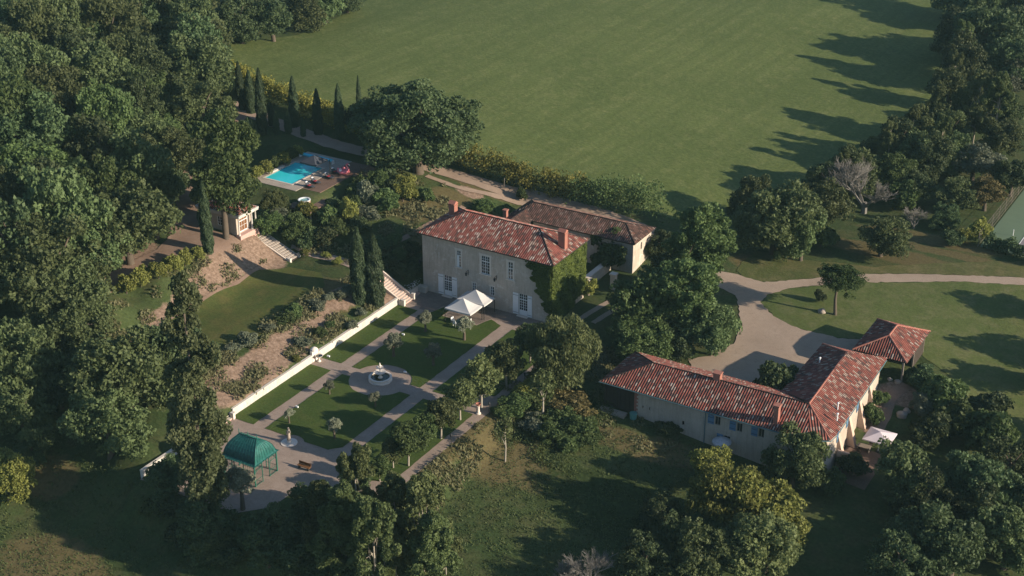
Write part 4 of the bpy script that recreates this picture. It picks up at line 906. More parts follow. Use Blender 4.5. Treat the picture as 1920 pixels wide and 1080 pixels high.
for bb in (rect(*rows[-1])[0][0], (g0b + g1b) / 2, rect(*rows[-1])[1][0]): mb.lathe([(.04, 0), (.07, .25), (.03, .35), (.08, .42), (.02, .6), (.01, .8)], 8, (bb, ra_, top))
part(grf, 'cresting', mb, 'green_iron')
cols_ = [(g0b, g0a), (g1b, g0a), (g1b, g1a), (g0b, g1a), ((g0b + g1b) / 2 - .7, g0a), ((g0b + g1b) / 2 + .7, g0a), ((g0b + g1b) / 2 - .7, g1a), ((g0b + g1b) / 2 + .7, g1a), (g1b, (g0a + g1a) / 2 - .65), (g1b, (g0a + g1a) / 2 + .65), (g0b, (g0a + g1a) / 2 - .65), (g0b, (g0a + g1a) / 2 + .65)]
for i, (b, a) in enumerate(cols_):
    w = .07 if i < 4 else .04; part(gz, 'post', MB().box(b - w, b + w, a - w, a + w, 0.03, gz_ - .02), 'green_iron')
mb = MB(); 
def lattice(p, q):
    p = Vector(p); q = Vector(q); L = (q - p).length; k = max(2, int(L / .28))
    for zz in (.1, .85, 2.1, 2.6): mb.bar((p.x, p.y, zz), (q.x, q.y, zz), .035)
    for i in range(k + 1):
        r = p + (q - p) * i / k; mb.bar((r.x, r.y, .1), (r.x, r.y, .85), .02); mb.bar((r.x, r.y, 2.1), (r.x, r.y, gz_ - .05), .02)
    m = (p + q) / 2
    for s_ in (-1, 1):
        pr = None
        for i in range(7):
            t_ = i / 6 * math.pi / 2; x = m + (q - p) * .5 * math.cos(t_) * s_; y = 2.1 - .0 + .0 - (1 - math.sin(t_)) * .55; pt = (x.x, x.y, y)
            if pr: mb.bar(pr, pt, .03)
            pr = pt
for (p, q) in (((g0b, g0a), cols_[4]), (cols_[5], (g1b, g0a)), ((g1b, g0a), cols_[8]), (cols_[9], (g1b, g1a)), ((g0b, g1a), cols_[6]), (cols_[7], (g1b, g1a)), ((g0b, g0a), cols_[10]), (cols_[11], (g0b, g1a))): lattice((*p, 0), (*q, 0))
part(gz, 'lattice', mb, 'green_iron')

# marquee tents on the patio
def tent(label, b0, b1, a0, a1, ze, zp):
    t = root('party_tent', label, 'tent', (b0 + b1) / 2, (a0 + a1) / 2, .05, 'white party tents in front of the manor'); mb = MB(); n = 6
    cb, ca_ = (b0 + b1) / 2, (a0 + a1) / 2; cs = [(b0, a0), (b1, a0), (b1, a1), (b0, a1)]
    def P(k, i, f):
        p, q = Vector(cs[k]), Vector(cs[(k + 1) % 4]); e = p + (q - p) * f; c = Vector((cb, ca_)); s = i / n; r = e + (c - e) * s
        sag = .12 * math.sin(math.pi * f) * (1 - s); return (r[0], r[1], ze + (zp - ze) * (s ** 1.35) - sag * .4)
    for k in range(4):
        for i in range(n):
            for j in range(6): mb.quad(P(k, i, j / 6), P(k, i, (j + 1) / 6), P(k, i + 1, (j + 1) / 6), P(k, i + 1, j / 6))
        for j in range(6):
            p, q = P(k, 0, j / 6), P(k, 0, (j + 1) / 6); mb.quad((p[0], p[1], p[2] - .22), (q[0], q[1], q[2] - .22), q, p)
    part(t, 'canopy', mb, 'tent_canvas')
    for b, a in ((b0 + .05, a0 + .05), (b1 - .05, a0 + .05), (b1 - .05, a1 - .05), (b0 + .05, a1 - .05)): part(t, 'leg', MB().box(b - .04, b + .04, a - .04, a + .04, .05, ze + .02), 'dark_metal')
tent('white canvas party tent nearest the lawn, its peak lower in view', -107.6, -103.2, 162.5, 165.8, 2.35, 3.75)
tent('white canvas party tent close against the manor front', -107.7, -103.0, 165.95, 169.0, 2.35, 3.75)
def chair(b, a, label, rot=0.0, mat='white_paint', group='garden chairs under the party tents', z=.05):
    t = thing('garden_chair', label, 'chair', b, a, z, rot, group)
    MB().box(-.24, .24, -.24, .24, .42, .47).build('seat', mat, t); MB().box(-.24, .24, .2, .25, .47, .95).build('backrest', mat, t)
    for x, y in ((-.2, -.2), (.2, -.2), (.2, .2), (-.2, .2)): MB().box(x - .025, x + .025, y - .025, y + .025, 0, .42).build('leg', mat, t)
    return t
t = root('patio_table', 'dark oval table under the nearer party tent', 'table', -105.3, 163.5, .05); part(t, 'tabletop', MB().lathe([(.9, .7), (.9, .76), (.01, .76)], 20, (-105.3, 163.5, .05)), 'grey_wood'); part(t, 'leg', MB().lathe([(.3, 0), (.08, .1), (.08, .7)], 10, (-105.3, 163.5, .05)), 'dark_metal')
chair(-106.4, 162.9, 'white garden chair at the lawn side of the tent table', 1.2); chair(-105.6, 162.2, 'white garden chair with its back to the lawn under the tent', 3.0); chair(-104.1, 163.6, 'white garden chair at the manor side of the tent table', -1.5)
t = root('white_cabinet', 'white box shaped cabinet beside the front tent leg', 'cabinet', -104.2, 161.8, .05); part(t, 'body', MB().box(-104.6, -103.9, 161.6, 162.1, .05, .95), 'white_paint'); part(t, 'top', MB().box(-104.65, -103.85, 161.55, 162.15, .95, .99), 'white_paint')

# ------------------------------------------------------------------ pool
pb0, pb1, pa0, pa1, pz = POOL
for nm, poly in (('pool_deck', [(-153.2, 174.3), (-141.0, 174.3), (-141.0, 190.2), (-153.2, 190.2)]),):
    o = MB(); Z = pz - .03
    o.box(-153.2, pb0, 175.0, 190.2, Z - .4, Z); o.box(pb1, -143.9, 175.0, 190.2, Z - .4, Z); o.box(pb0, pb1, 175.0, pa0, Z - .4, Z); o.box(pb0, pb1, pa1, 190.2, Z - .4, Z)
    q = o.build('pool_deck', 'pool_paving'); prop(q, kind='structure')
pl = root('swimming_pool', 'rectangular turquoise swimming pool with steps inside at its near corner', 'pool', (pb0 + pb1) / 2, (pa0 + pa1) / 2, pz)
mb = MB(); zb = 7.15
mb.quad((pb0, pa0, zb), (pb1, pa0, zb), (pb1, pa1, zb), (pb0, pa1, zb))
for p, q in (((pb0, pa0), (pb1, pa0)), ((pb1, pa0), (pb1, pa1)), ((pb1, pa1), (pb0, pa1)), ((pb0, pa1), (pb0, pa0))): mb.quad((*p, zb), (*p, pz), (*q, pz), (*q, zb))
mb.box(pb0 + .02, pb0 + 1.3, pa0 + .02, pa0 + 2.6, zb, 7.75); mb.box(pb0 + .02, pb0 + 1.1, pa1 - 1.8, pa1 - .02, zb, 8.0)
part(pl, 'basin', mb, 'pool_liner'); part(pl, 'water', MB().quad((pb0 + .01, pa0 + .01, pz - .07), (pb1 - .01, pa0 + .01, pz - .07), (pb1 - .01, pa1 - .01, pz - .07), (pb0 + .01, pa1 - .01, pz - .07)), 'pool_water')
w = .32; mb = MB().box(pb0 - w, pb1 + w, pa0 - w, pa0, pz - .1, pz + .02).box(pb0 - w, pb1 + w, pa1, pa1 + w, pz - .1, pz + .02).box(pb0 - w, pb0, pa0, pa1, pz - .1, pz + .02).box(pb1, pb1 + w, pa0, pa1, pz - .1, pz + .02); part(pl, 'coping', mb, 'pale_stone')
t = root('pool_cover_roller', 'bright blue rolled pool cover on its roller beyond the pool', 'pool cover', -149.2, 187.4, pz)
part(t, 'roll', MB().tube([(-152.6, 187.6, pz + .55), (-146.0, 187.6, pz + .55)], .27, 12), 'cover_blue', True)
for b in (-152.7, -145.9): part(t, 'stand', MB().box(b - .06, b + .06, 187.3, 187.9, pz - .03, pz + .6), 'white_paint')
t = root('sliding_screen', 'pale grey rolled screen lying along the left pool edge', 'screen', -152.3, 180, pz); part(t, 'panel', MB().box(-152.6, -152.05, 178.5, 182.6, pz - .03, pz + .16), 'surround_stone')
# platform with hot tub
hb, ha = at(571, 381, 8.2)
t = root('timber_platform', 'raised timber platform on posts carrying the round hot tub', 'platform', hb, ha, 7.9)
part(t, 'deck', MB().box(hb - 2.2, hb + 2.6, ha - 1.9, ha + 3.6, 7.72, 7.9), 'deck_boards')
for b, a in ((hb - 2, ha - 1.7), (hb + .2, ha - 1.7), (hb + 2.4, ha - 1.7), (hb + 2.4, ha + 1.5), (hb + 2.4, ha + 3.4)): part(t, 'post', MB().box(b - .1, b + .1, a - .1, a + .1, H1(b, a) - .3, 7.72), 'grey_wood')
t = root('hot_tub', 'round wood clad hot tub with pale rim on the timber platform', 'hot tub', hb, ha, 7.9); c = (hb, ha, 7.9)
part(t, 'shell', MB().lathe([(.93, 0), (.96, .9), (.8, .92), (.78, .7)], 28, c, False), 'tub_wood'); part(t, 'rim', MB().lathe([(1.0, .88), (1.0, .96), (.78, .96), (.76, .8)], 28, c, False), 'white_paint'); part(t, 'water', MB().lathe([(.79, .84), (.01, .84)], 28, c, False), 'tub_water')
# terrace below the loungers
q = MB().box(-143.85, -140.2, 176.5, 190.2, 8.0, 8.53).build('sun_terrace', 'deck_boards'); prop(q, kind='structure')
# cantilever umbrella
t = root('cantilever_umbrella', 'square slate grey cantilever umbrella hanging over the pool corner', 'umbrella', -142.6, 184.1, 8.53)
part(t, 'pole', MB().tube([(-142.9, 182.9, 8.53), (-142.9, 182.9, 11.5)], .06, 8).bar((-142.9, 182.9, 11.2), (-146.1, 183.2, 11.6), .07), 'dark_metal'); part(t, 'base', MB().box(-143.4, -142.4, 182.4, 183.4, 8.53, 8.63), 'dark_metal')
mb = MB(); uc = (-146.4, 183.2); 
for k in range(4):
    p = [(uc[0] + 1.65 * sx_, uc[1] + 1.65 * sy_, 10.55) for sx_, sy_ in ((-1, -1), (1, -1), (1, 1), (-1, 1))]
    mb.quad(p[k], p[(k + 1) % 4], (uc[0], uc[1], 11.5)); mb.quad((p[k][0], p[k][1], 10.35), (p[(k + 1) % 4][0], p[(k + 1) % 4][1], 10.35), p[(k + 1) % 4], p[k])
part(t, 'canopy', mb, 'grey_canvas')
# loungers
def lounger(px, py, label, rot=0.0):
    b, a = at(px, py, 8.75); t = thing('sun_lounger', label, 'sun lounger', b, a, 8.53, rot, 'sun loungers beside the pool')
    MB().box(-.33, .33, -.95, .95, .24, .3).build('frame', 'dark_metal', t); MB().box(-.3, .3, -.93, -.1, .3, .36).build('cushion', 'grey_canvas', t); MB().box(-.27, .27, -.08, .35, .3, .40).build('seat_pad', 'red_cushion', t)
    m = MB(); m.quad((-.3, .35, .32), (.3, .35, .32), (.3, .95, .72), (-.3, .95, .72)); m.quad((-.3, .35, .4), (-.3, .95, .8), (.3, .95, .8), (.3, .35, .4)); m.quad((-.3, .95, .72), (.3, .95, .72), (.3, .95, .8), (-.3, .95, .8)); m.build('backrest', 'grey_canvas', t)
    MB().box(-.2, .2, .74, .92, .7, .84).build('pillow', 'white_cloth', t)
    for x, y in ((-.28, -.85), (.28, -.85), (.28, .6), (-.28, .6)): MB().box(x - .025, x + .025, y - .025, y + .025, 0, .24).build('leg', 'dark_metal', t)
for px, py, lab in ((581, 349, 'red cushioned sun lounger nearest the hot tub'), (592, 341, 'red cushioned sun lounger second from the hot tub'), (617, 332, 'red cushioned sun lounger beside the umbrella pole'), (630, 323, 'red cushioned sun lounger nearest the flamingo float')): lounger(px, py, lab, R_(80))
# flamingo float
b, a = at(644, 321, 8.9); t = thing('flamingo_float', 'giant pink inflatable flamingo beside the loungers', 'pool float', b, a, 8.55, R_(10))
m = MB(); n1, n2 = 22, 10; base = [] 
for i in range(n1 + 1):
    tt = 2 * math.pi * i / n1; base.append((.62 * math.cos(tt) * 1.25, .62 * math.sin(tt), .36))
m.tube(base, .34, 12); m.build('body', 'flamingo_pink', t, True)
MB().tube([(.85, 0, .5), (.95, 0, .95), (.65, 0, 1.25), (.55, 0, 1.55), (.8, 0, 1.75), (1.0, 0, 1.68)][::1], [.2, .16, .13, .13, .15, .1], 10).build('neck', 'flamingo_pink', t, True)
# neck leans to the pool side
MB().tube([(1.0, 0, 1.68), (1.15, 0, 1.55), (1.2, 0, 1.45)], [.09, .06, .02], 8).build('beak', 'white_cloth', t, True)
for s_ in (-1, 1): MB().lathe([(.02, -.3), (.2, -.2), (.28, 0), (.2, .2), (.02, .42)], 10, (-.25, .62 * s_, .62)).build('wing', 'flamingo_pale' if s_ < 0 else 'flamingo_pink', t, True)
MB().lathe([(.2, 0), (.14, .2), (.02, .45)], 8, (-1.0, 0, .5)).build('tail', 'flamingo_pink', t, True)

# ------------------------------------------------------------------ farm yard things
b, a = at(1651, 807, -.9); t = root('square_parasol', 'square pale pink parasol over the farmhouse terrace table', 'umbrella', b, a, H1(b, a)); z = H1(b, a)
part(t, 'pole', MB().tube([(b, a, z), (b, a, z + 2.95)], .04, 8), 'white_paint'); mb = MB(); zz = z + 2.3
for k in range(4):
    p = [(b + 1.75 * sx_, a + 1.75 * sy_, zz) for sx_, sy_ in ((-1, -1), (1, -1), (1, 1), (-1, 1))]; mb.quad(p[k], p[(k + 1) % 4], (b, a, zz + .65)); mb.quad((p[k][0], p[k][1], zz - .15), (p[(k + 1) % 4][0], p[(k + 1) % 4][1], zz - .15), p[(k + 1) % 4], p[k])
part(t, 'canopy', mb, 'pink_canvas'); part(t, 'base', MB().lathe([(.35, 0), (.3, .1), (.05, .12)], 14, (b, a, z)), 'dark_metal')
t = root('terrace_table', 'pale table on the farmhouse terrace beside the pink parasol', 'table', b - 1.6, a - .8, z); part(t, 'tabletop', MB().box(b - 2.5, b - .8, a - 1.3, a - .3, z + .7, z + .76), 'grey_wood')
for x in (-2.4, -.9): part(t, 'leg', MB().box(b + x - .04, b + x + .04, a - 1.2, a - .4, z, z + .7), 'grey_wood')
chair(b - 2.0, a - 1.9, 'dark chair on the near side of the farm terrace table', 3.1, 'dark_wood', 'chairs on the farmhouse terrace', z); chair(b - 1.2, a + .5, 'dark chair on the far side of the farm terrace table', 0, 'dark_wood', 'chairs on the farmhouse terrace', z)
b, a = -60.7, 154.9; z = H1(b, a); t = root('round_parasol', 'round patterned grey and white parasol in front of the blue shuttered wall', 'umbrella', b, a, z)
part(t, 'pole', MB().tube([(b, a, z), (b, a, z + 2.4)], .035, 8), 'white_paint'); part(t, 'canopy', MB().lathe([(1.25, 1.85), (1.25, 2.0), (.7, 2.32), (.02, 2.5)], 12, (b, a, z)), 'fabric_pattern'); part(t, 'base', MB().lathe([(.3, 0), (.26, .1), (.05, .12)], 14, (b, a, z)), 'dark_metal')
b, a = at(1322, 851, -3.0); z = H1(b, a); t = root('garden_tractor', 'small orange ride on mower parked by the round patterned parasol', 'mower', b, a, z)
part(t, 'body', MB().box(b - .7, b + .1, a - .25, a + .25, z + .3, z + .65).box(b + .1, b + .6, a - .3, a + .3, z + .25, z + .45), 'orange_plastic'); part(t, 'seat', MB().box(b + .2, b + .5, a - .2, a + .2, z + .45, z + .55).box(b + .48, b + .56, a - .2, a + .2, z + .5, z + .9), 'dark_metal')
for x in (-.5, .45):
    for y in (-.38, .38): part(t, 'wheel', MB().tube([(b + x, a + y - .07, z + .22), (b + x, a + y + .07, z + .22)], .22, 12), 'dark_metal')
b, a = -73.4, 155.2; z = H1(b, a); t = root('water_butt', 'pale green covered bin standing at the corner of the dark barn end', 'bin', b, a, z); part(t, 'body', MB().lathe([(.45, 0), (.5, .75), (.52, .8)], 14, (b, a, z)), 'bin_green'); part(t, 'lid', MB().lathe([(.54, .8), (.5, .88), (.02, .9)], 14, (b, a, z)), 'bin_green')
b, a = -76.3, 154.9; z = H1(b, a); t = root('concrete_slab', 'pale concrete step in front of the dark barn end', 'step', b, a, z); part(t, 'slab', MB().box(b - 1.9, b + 1.9, a - .5, a + .6, z - .4, z + .28), 'boulder')
b, a = at(1199, 767, -1.0); 
b, a = ground(1541, 586); z = H1(b, a); rn = random.Random(8)
def boulder(b, a, r, label, nm='boulder', mat='boulder', group=None, sq=.75, seed=1):
    z = H1(b, a); import_bm = __import__('bmesh'); bm = import_bm.new(); import_bm.ops.create_icosphere(bm, subdivisions=3, radius=r); rn = random.Random(seed)
    o1, o2, o3 = rn.uniform(0, 9), rn.uniform(0, 9), rn.uniform(0, 9)
    for v in bm.verts:
        c_ = v.co / r; k = 1 + .13 * math.sin(3 * c_.x + o1) * math.cos(4 * c_.y + o2) + .08 * math.sin(7 * c_.z + o3 + 2 * c_.x); v.co *= k; v.co.z *= sq
        v.co.z = max(v.co.z, -.35 * r)
    me = bpy.data.meshes.new(nm); bm.to_mesh(me); bm.free(); me.materials.append(MATS[mat]); me.polygons.foreach_set('use_smooth', [True] * len(me.polygons))
    o = bpy.data.objects.new(nm, me); C.objects.link(o); x, y = xy(b, a); o.location = (x, y, z + .2 * r); o.rotation_euler = (0, 0, rn.uniform(0, 6)); return prop(o, label, 'boulder', group)
boulder(b, a, .62, 'round pale boulder on the lawn beside the umbrella pine', seed=2)
for i, (px, py, r, lab) in enumerate(((1691, 780, .75, 'largest pale rock on the path side below the carport'), (1700, 772, .5, 'small pale rock behind the largest rock below the carport'), (1683, 717, .45, 'pale rock at the foot of the carport corner post'), (1668, 712, .35, 'small rock in front of the dark carport opening'), (1030, 812, .3, 'white stone lying in the meadow grass'), (765, 298, .8, 'pale boulder beside the track under the huge round oak'))):
    b, a = ground(px, py); boulder(b, a, r, lab, seed=10 + i, group='pale rocks')
# tennis court
tc = drape('tennis_court', [(-48.5, 231.0), (-30, 231.0), (-30, 262.0), (-48.5, 262.0)], 'court_green', 0.06, 2.0)
drape('court_surface', [(-43.2, 232.5), (-30, 232.5), (-30, 257.0), (-43.2, 257.0)], 'court_grey', 0.10, 2.0)
for p in (((-43.3, 232.4), (-43.2, 257.1)), ((-41.9, 232.4), (-41.8, 257.1))):
    drape('court_line', [p[0], (p[1][0] + .02, p[0][1]), p[1], (p[0][0] - .0, p[1][1])], 'court_line', .14, 2.0)
t = root('net_post', 'white net post standing at the side of the green tennis court', 'post', -45.0, 238.5, H1(-45, 238.5)); part(t, 'pole', MB().tube([(-45, 238.5, H1(-45, 238.5)), (-45, 238.5, H1(-45, 238.5) + 1.2)], .06, 8), 'white_paint')
t = root('court_fence', 'thin grey mesh fence along the left side of the tennis court', 'fence', -48.8, 246, H1(-48.8, 246)); 
for k in range(8):
    a = 231 + k * 4.4; z = H1(-48.8, a); part(t, 'post', MB().tube([(-48.8, a, z), (-48.8, a, z + 2.6)], .04, 6), 'grey_wood')
mb = MB()
for k in range(7):
    a0, a1 = 231 + k * 4.4, 235.4 + k * 4.4
    for h in (.1, .9, 1.7, 2.55): mb.bar((-48.8, a0, H1(-48.8, a0) + h), (-48.8, a1, H1(-48.8, a1) + h), .03)
    for j in range(12): 
        a = a0 + j * .37; z = H1(-48.8, a); mb.bar((-48.8, a, z + .1), (-48.8, a, z + 2.55), .012)
part(t, 'mesh', mb, 'grey_wood')
for px, py, lab in ((945, 357, 'slim grey utility post by the track behind the manor'),):
    b, a = ground(px, py); z = H1(b, a); t = root('utility_post', lab, 'post', b, a, z); part(t, 'pole', MB().tube([(b, a, z - .2), (b + .1, a, z + 2.2)], .05, 6), 'grey_wood')

# ------------------------------------------------------------------ foliage
def leaf_quads(P, nrm, size, rng, aspect=0.7, jit=0.9, up=None):
    n = len(P); d = nrm * 0.7 + rng.normal(size=(n, 3)) * jit; d /= np.linalg.norm(d, axis=1, keepdims=True) + 1e-9
    r = rng.normal(size=(n, 3))
    if up is not None: r = r * (1 - up) + np.array([0, 0, 1.0]) * up * 2
    t = np.cross(d, r); t /= np.linalg.norm(t, axis=1, keepdims=True) + 1e-9; u = np.cross(t, d)
    s = size * (0.6 + 0.8 * rng.random(n))[:, None] * 0.5; a_ = t * s * aspect; b_ = u * s
    q = np.stack([P - b_, P + a_ * 1.0 - b_ * .1, P + b_, P - a_ * 1.0 - b_ * .1], 1).reshape(-1, 3)
    return q, np.arange(n * 4).reshape(-1, 4)
def lobe_points(centers, radii, n, rng, flat=1.0, sub=7, subr=0.42, low=0.25):
    """points on sub-lobes scattered round each lobe; returns points, outward normals, clump tint"""
    C2, R2, T2 = [], [], []
    for c, r in zip(centers, radii):
        d = rng.normal(size=(sub, 3)); d[:, 2] = np.abs(d[:, 2]) * .9 - .25; d /= np.linalg.norm(d, axis=1, keepdims=True)
        k = r * (.55 + .35 * rng.random(sub))[:, None]; C2.append(c + d * k * np.array([1, 1, flat])); R2.append(r * subr * (.7 + .6 * rng.random(sub))); T2.append(rng.random(sub))
    C2 = np.concatenate(C2); R2 = np.concatenate(R2); T2 = np.concatenate(T2)
    w = R2 ** 2; idx = rng.choice(len(C2), n, p=w / w.sum()); d = rng.normal(size=(n, 3)); d /= np.linalg.norm(d, axis=1, keepdims=True)
    kill = (d[:, 2] < -.1) & (rng.random(n) > low); idx = idx[~kill]; d = d[~kill]; n = len(idx)
    P = C2[idx] + d * (R2[idx] * (.75 + .35 * rng.random(n)))[:, None] * np.array([1, 1, flat])
    return P, d, np.clip(T2[idx] * .55 + rng.random(n) * .45, 0, 1)
def crown_mesh(name, mat, centers, radii, n, size, seed, flat=.9, sub=7, subr=.42, low=.25, aspect=.7, jit=.9, up=None):
    rng = np.random.default_rng(seed); P, d, t = lobe_points(np.array(centers), np.array(radii), n, rng, flat, sub, subr, low)
    q, f = leaf_quads(P, d, size, rng, aspect, jit, up); return np_mesh(name, q, f, mat, False, t)
def trunk_mesh(name, mat, height, r, ends, seed, lean=0.0, fork=.45, n=7):
    rn = random.Random(seed); mb = MB(); top = Vector((lean, rn.uniform(-.04, .04), height)); mid = Vector((lean * .4 + rn.uniform(-.03, .03), rn.uniform(-.03, .03), height * .5))
    mb.tube([(0, 0, -.12), (0, 0, .02), mid, top], [r * 1.5, r * 1.1, r * .85, r * .5], n)
    for e in ends:
        e = Vector(e); s = Vector((0, 0, height * (fork + (1 - fork) * rn.random()))); s.x += lean * s.z / max(height, .01); m = s.lerp(e, .5) + Vector((rn.uniform(-.06, .06), rn.uniform(-.06, .06), rn.uniform(0, .08)))
        mb.tube([s, m, e], [r * .42, r * .26, r * .08], 5)
    me = bpy.data.meshes.new(name); me.from_pydata(mb.v, [], mb.f); me.update(); me.materials.append(MATS[mat]); me.polygons.foreach_set('use_smooth', [True] * len(me.polygons)); return me
def sphere_lobes(rn, n, rad, rmin, rmax, zc, zs=.8, zmin=-.45):
    out, rr = [], []
    while len(out) < n:
        v = Vector((rn.gauss(0, 1), rn.gauss(0, 1), rn.gauss(0, 1))).normalized()
        if v.z < zmin: continue
        k = rn.uniform(.45, 1.0) * rad; c = (v.x * k, v.y * k, zc + v.z * k * zs); r = rn.uniform(rmin, rmax)
        out.append(c); rr.append(r)
    return out, rr
PROTO = {}
def crown_lobes(rn, v):
    # several overlapping masses of different height give an uneven outline
    c, r = [], []
    masses = [(0, 0, .92, .62)] + [(.42 * math.cos(t), .42 * math.sin(t), rn.uniform(.42, 1.1), rn.uniform(.36, .52)) for t in [rn.uniform(0, 6.28) + k * 1.6 for k in range(4)]]
    for mx, my, mz, mr in masses:
        k = int(34 * mr)
        for _ in range(k):
            d = Vector((rn.gauss(0, 1), rn.gauss(0, 1), rn.gauss(0, 1))).normalized()
            if d.z < -.8: continue
            q = mr * rn.uniform(.5, 1.0); c.append((mx + d.x * q, my + d.y * q, max(.16, mz + d.z * q * 1.0))); r.append(rn.uniform(.17, .31))
    return c, r
def normalise(me, tm, extra=1.0):
    n = len(me.vertices); co = np.empty(n * 3, np.float32); me.vertices.foreach_get('co', co); co = co.reshape(-1, 3)
    s = extra / np.percentile(np.hypot(co[:, 0], co[:, 1]), 95); co *= s; me.vertices.foreach_set('co', co.ravel()); me.update()
    if tm: tm.transform(Matrix.Scale(float(s), 4))
    return float((np.percentile(co[:, 2], 2) + np.percentile(co[:, 2], 98)) / 2)
def make_proto(kind, v):
    """unit crown radius 1; returns crown mesh, trunk mesh, height of crown centre"""
    seed = sum(map(ord, kind)) * 7 + v * 131; rn = random.Random(seed)
    if kind in ('oak', 'darkoak', 'pale', 'yellow', 'green', 'grey', 'russet'):
        mat = {'oak': 'oak_leaves', 'darkoak': 'dark_leaves', 'pale': 'pale_leaves', 'yellow': 'yellow_leaves', 'green': 'green_leaves', 'grey': 'grey_leaves', 'russet': 'russet_leaves'}[kind]
        zc = 1.0; c, r = crown_lobes(rn, v)
        cm = crown_mesh('crown', mat, c, r, 27000, .070, seed, .9, 9, .40, .4)
        return cm, trunk_mesh('trunk', 'bark', 1.0, .075, [tuple(np.array(x) * [.85, .85, .95]) for x in c[:9]], seed), zc
    if kind == 'bigoak':
        zc = .74; c, r = sphere_lobes(rn, 66, .78, .16, .28, zc, .80, -.92)
        return crown_mesh('crown', 'dark_leaves', c, r, 60000, .045, seed, .85, 9, .42, .4), trunk_mesh('trunk', 'bark', .7, .07, c[:12], seed), zc
    if kind == 'tall':       # dense tall tree
        zc = 1.5; c, r = sphere_lobes(rn, 40, .66, .22, .36, zc, 1.7, -.85)
        return crown_mesh('crown', 'green_leaves', c, r, 34000, .070, seed, .9, 8, .42, .4), trunk_mesh('trunk', 'bark', 1.9, .07, c[:10], seed), zc
    if kind == 'round':      # low dense crown to the ground
        zc = .75; c, r = sphere_lobes(rn, 26, .62, .25, .40, zc, .95, -.8)
        return crown_mesh('crown', 'oak_leaves', c, r, 27000, .065, seed, .9, 9, .42, .5), trunk_mesh('trunk', 'bark', .6, .06, c[:6], seed), zc
    if kind in ('bush', 'greybush', 'yellowbush', 'darkbush', 'russetbush'):
        zc = .45; c, r = sphere_lobes(rn, 14, .55, .26, .42, zc, .75, -.5)
        mat = {'bush': 'green_leaves', 'greybush': 'grey_leaves', 'yellowbush': 'yellow_leaves', 'darkbush': 'dark_leaves', 'russetbush': 'russet_leaves'}[kind]
        return crown_mesh('foliage', mat, c, r, 6500, .12, seed, .85, 7, .45, .5), trunk_mesh('stem', 'bark', .4, .04, c[:5], seed), zc
    if kind == 'olive':
        zc = 1.35; c, r = sphere_lobes(rn, 13, .52, .26, .42, zc, .85, -.7)
        return crown_mesh('crown', 'olive_leaves', c, r, 6000, .11, seed, .95, 7, .42, .6, .5), trunk_mesh('trunk', 'bark', 1.1, .11, c[:7], seed), zc
    if kind == 'young':
        zc = 1.22; c, r = sphere_lobes(rn, 24, .52, .26, .42, zc, 1.15, -.9)
        return crown_mesh('crown', 'green_leaves' if v % 3 else 'pale_leaves', c, r, 12000, .10, seed, 1.0, 7, .45, .6), trunk_mesh('trunk', 'pale_bark', 1.2, .045, c[:7], seed), zc
    if kind == 'sapling':
        zc = 1.9; c, r = sphere_lobes(rn, 9, .5, .28, .4, zc, .9, -.7)
        return crown_mesh('crown', 'pale_leaves', c, r, 900, .13, seed, 1.0, 6, .45, .6), trunk_mesh('trunk', 'pale_bark', 1.7, .05, c[:6], seed), zc
    if kind == 'poplar':
        zc = 3.2; c, r = [], []
        for i in range(70):
            t = i / 69; z = .6 + 5.3 * t; R = .78 * math.sin(math.pi * min(.98, .14 + .80 * t)) ** .75; an = rn.uniform(0, 6.28); k = R * rn.uniform(.2, .85); c.append((k * math.cos(an), k * math.sin(an), z)); r.append(rn.uniform(.24, .36) * (1.15 - .6 * t))
        return crown_mesh('crown', 'silver_leaves', c, r, 56000, .085, seed, 1.25, 10, .42, .5, .75), trunk_mesh('trunk', 'bark', 5.2, .06, c[5:30:3], seed, 0, .2), zc
    if kind == 'birch':      # airy upright tree with pale stems
        zc = 1.9; c, r, ends = [], [], []
        for i in range(46):
            t = rn.random(); z = .55 + 2.85 * t; R = .82 * math.sin(math.pi * (.18 + .74 * t)) ** .8; an = rn.uniform(0, 6.28); k = R * rn.uniform(.3, .95); c.append((k * math.cos(an), k * math.sin(an), z)); r.append(rn.uniform(.16, .28))
        return crown_mesh('crown', 'poplar_leaves' if v % 2 else 'pale_leaves', c, r, 34000, .075, seed, 1.2, 6, .45, .6), trunk_mesh('trunk', 'pale_bark', 3.0, .035, c[:10], seed, 0, .15), zc
    if kind == 'willow':
        zc = 1.0; c, r = sphere_lobes(rn, 36, .62, .22, .36, zc, 1.0, -.92)
        return crown_mesh('crown', 'pale_leaves', c, r, 26000, .095, seed, 1.15, 8, .42, .6, .35, .6, .5), trunk_mesh('trunk', 'bark', 1.1, .07, c[:8], seed), zc
    if kind == 'pine':
        zc = 1.45; c, r = sphere_lobes(rn, 44, .72, .18, .28, 1.35, .80, -.45)
        return crown_mesh('crown', 'pine_leaves', c, r, 26000, .055, seed, .8, 9, .42, .35, .5), trunk_mesh('trunk', 'bark', 1.25, .055, c[:14], seed, -.05, .7), zc
    if kind == 'cypress':
        rng = np.random.default_rng(seed); n = 12000; Ht = 1.0
        t = rng.random(n) * .985; an = rng.random(n) * 2 * math.pi
        prof = np.sin(np.pi * np.clip(.16 + .84 * (1 - t) * .62 + 0, 0, 1)) * 0 + (.82 + .18 * np.clip(t * 5, 0, 1)) * (1 - np.clip((t - .35) / .66, 0, 1) ** 1.9) ** .85
        lump = 1 + .10 * np.sin(an * 5 + t * 9 + seed) + .10 * np.sin(t * 33 + an * 3)
        R = prof * lump * (.84 + .2 * rng.random(n)); P = np.stack([R * np.cos(an), R * np.sin(an), t], 1)
        nr = np.stack([np.cos(an), np.sin(an), .25 + 0 * an], 1)
        Pm = P.copy(); HH = 9.0; Pm[:, 2] *= HH
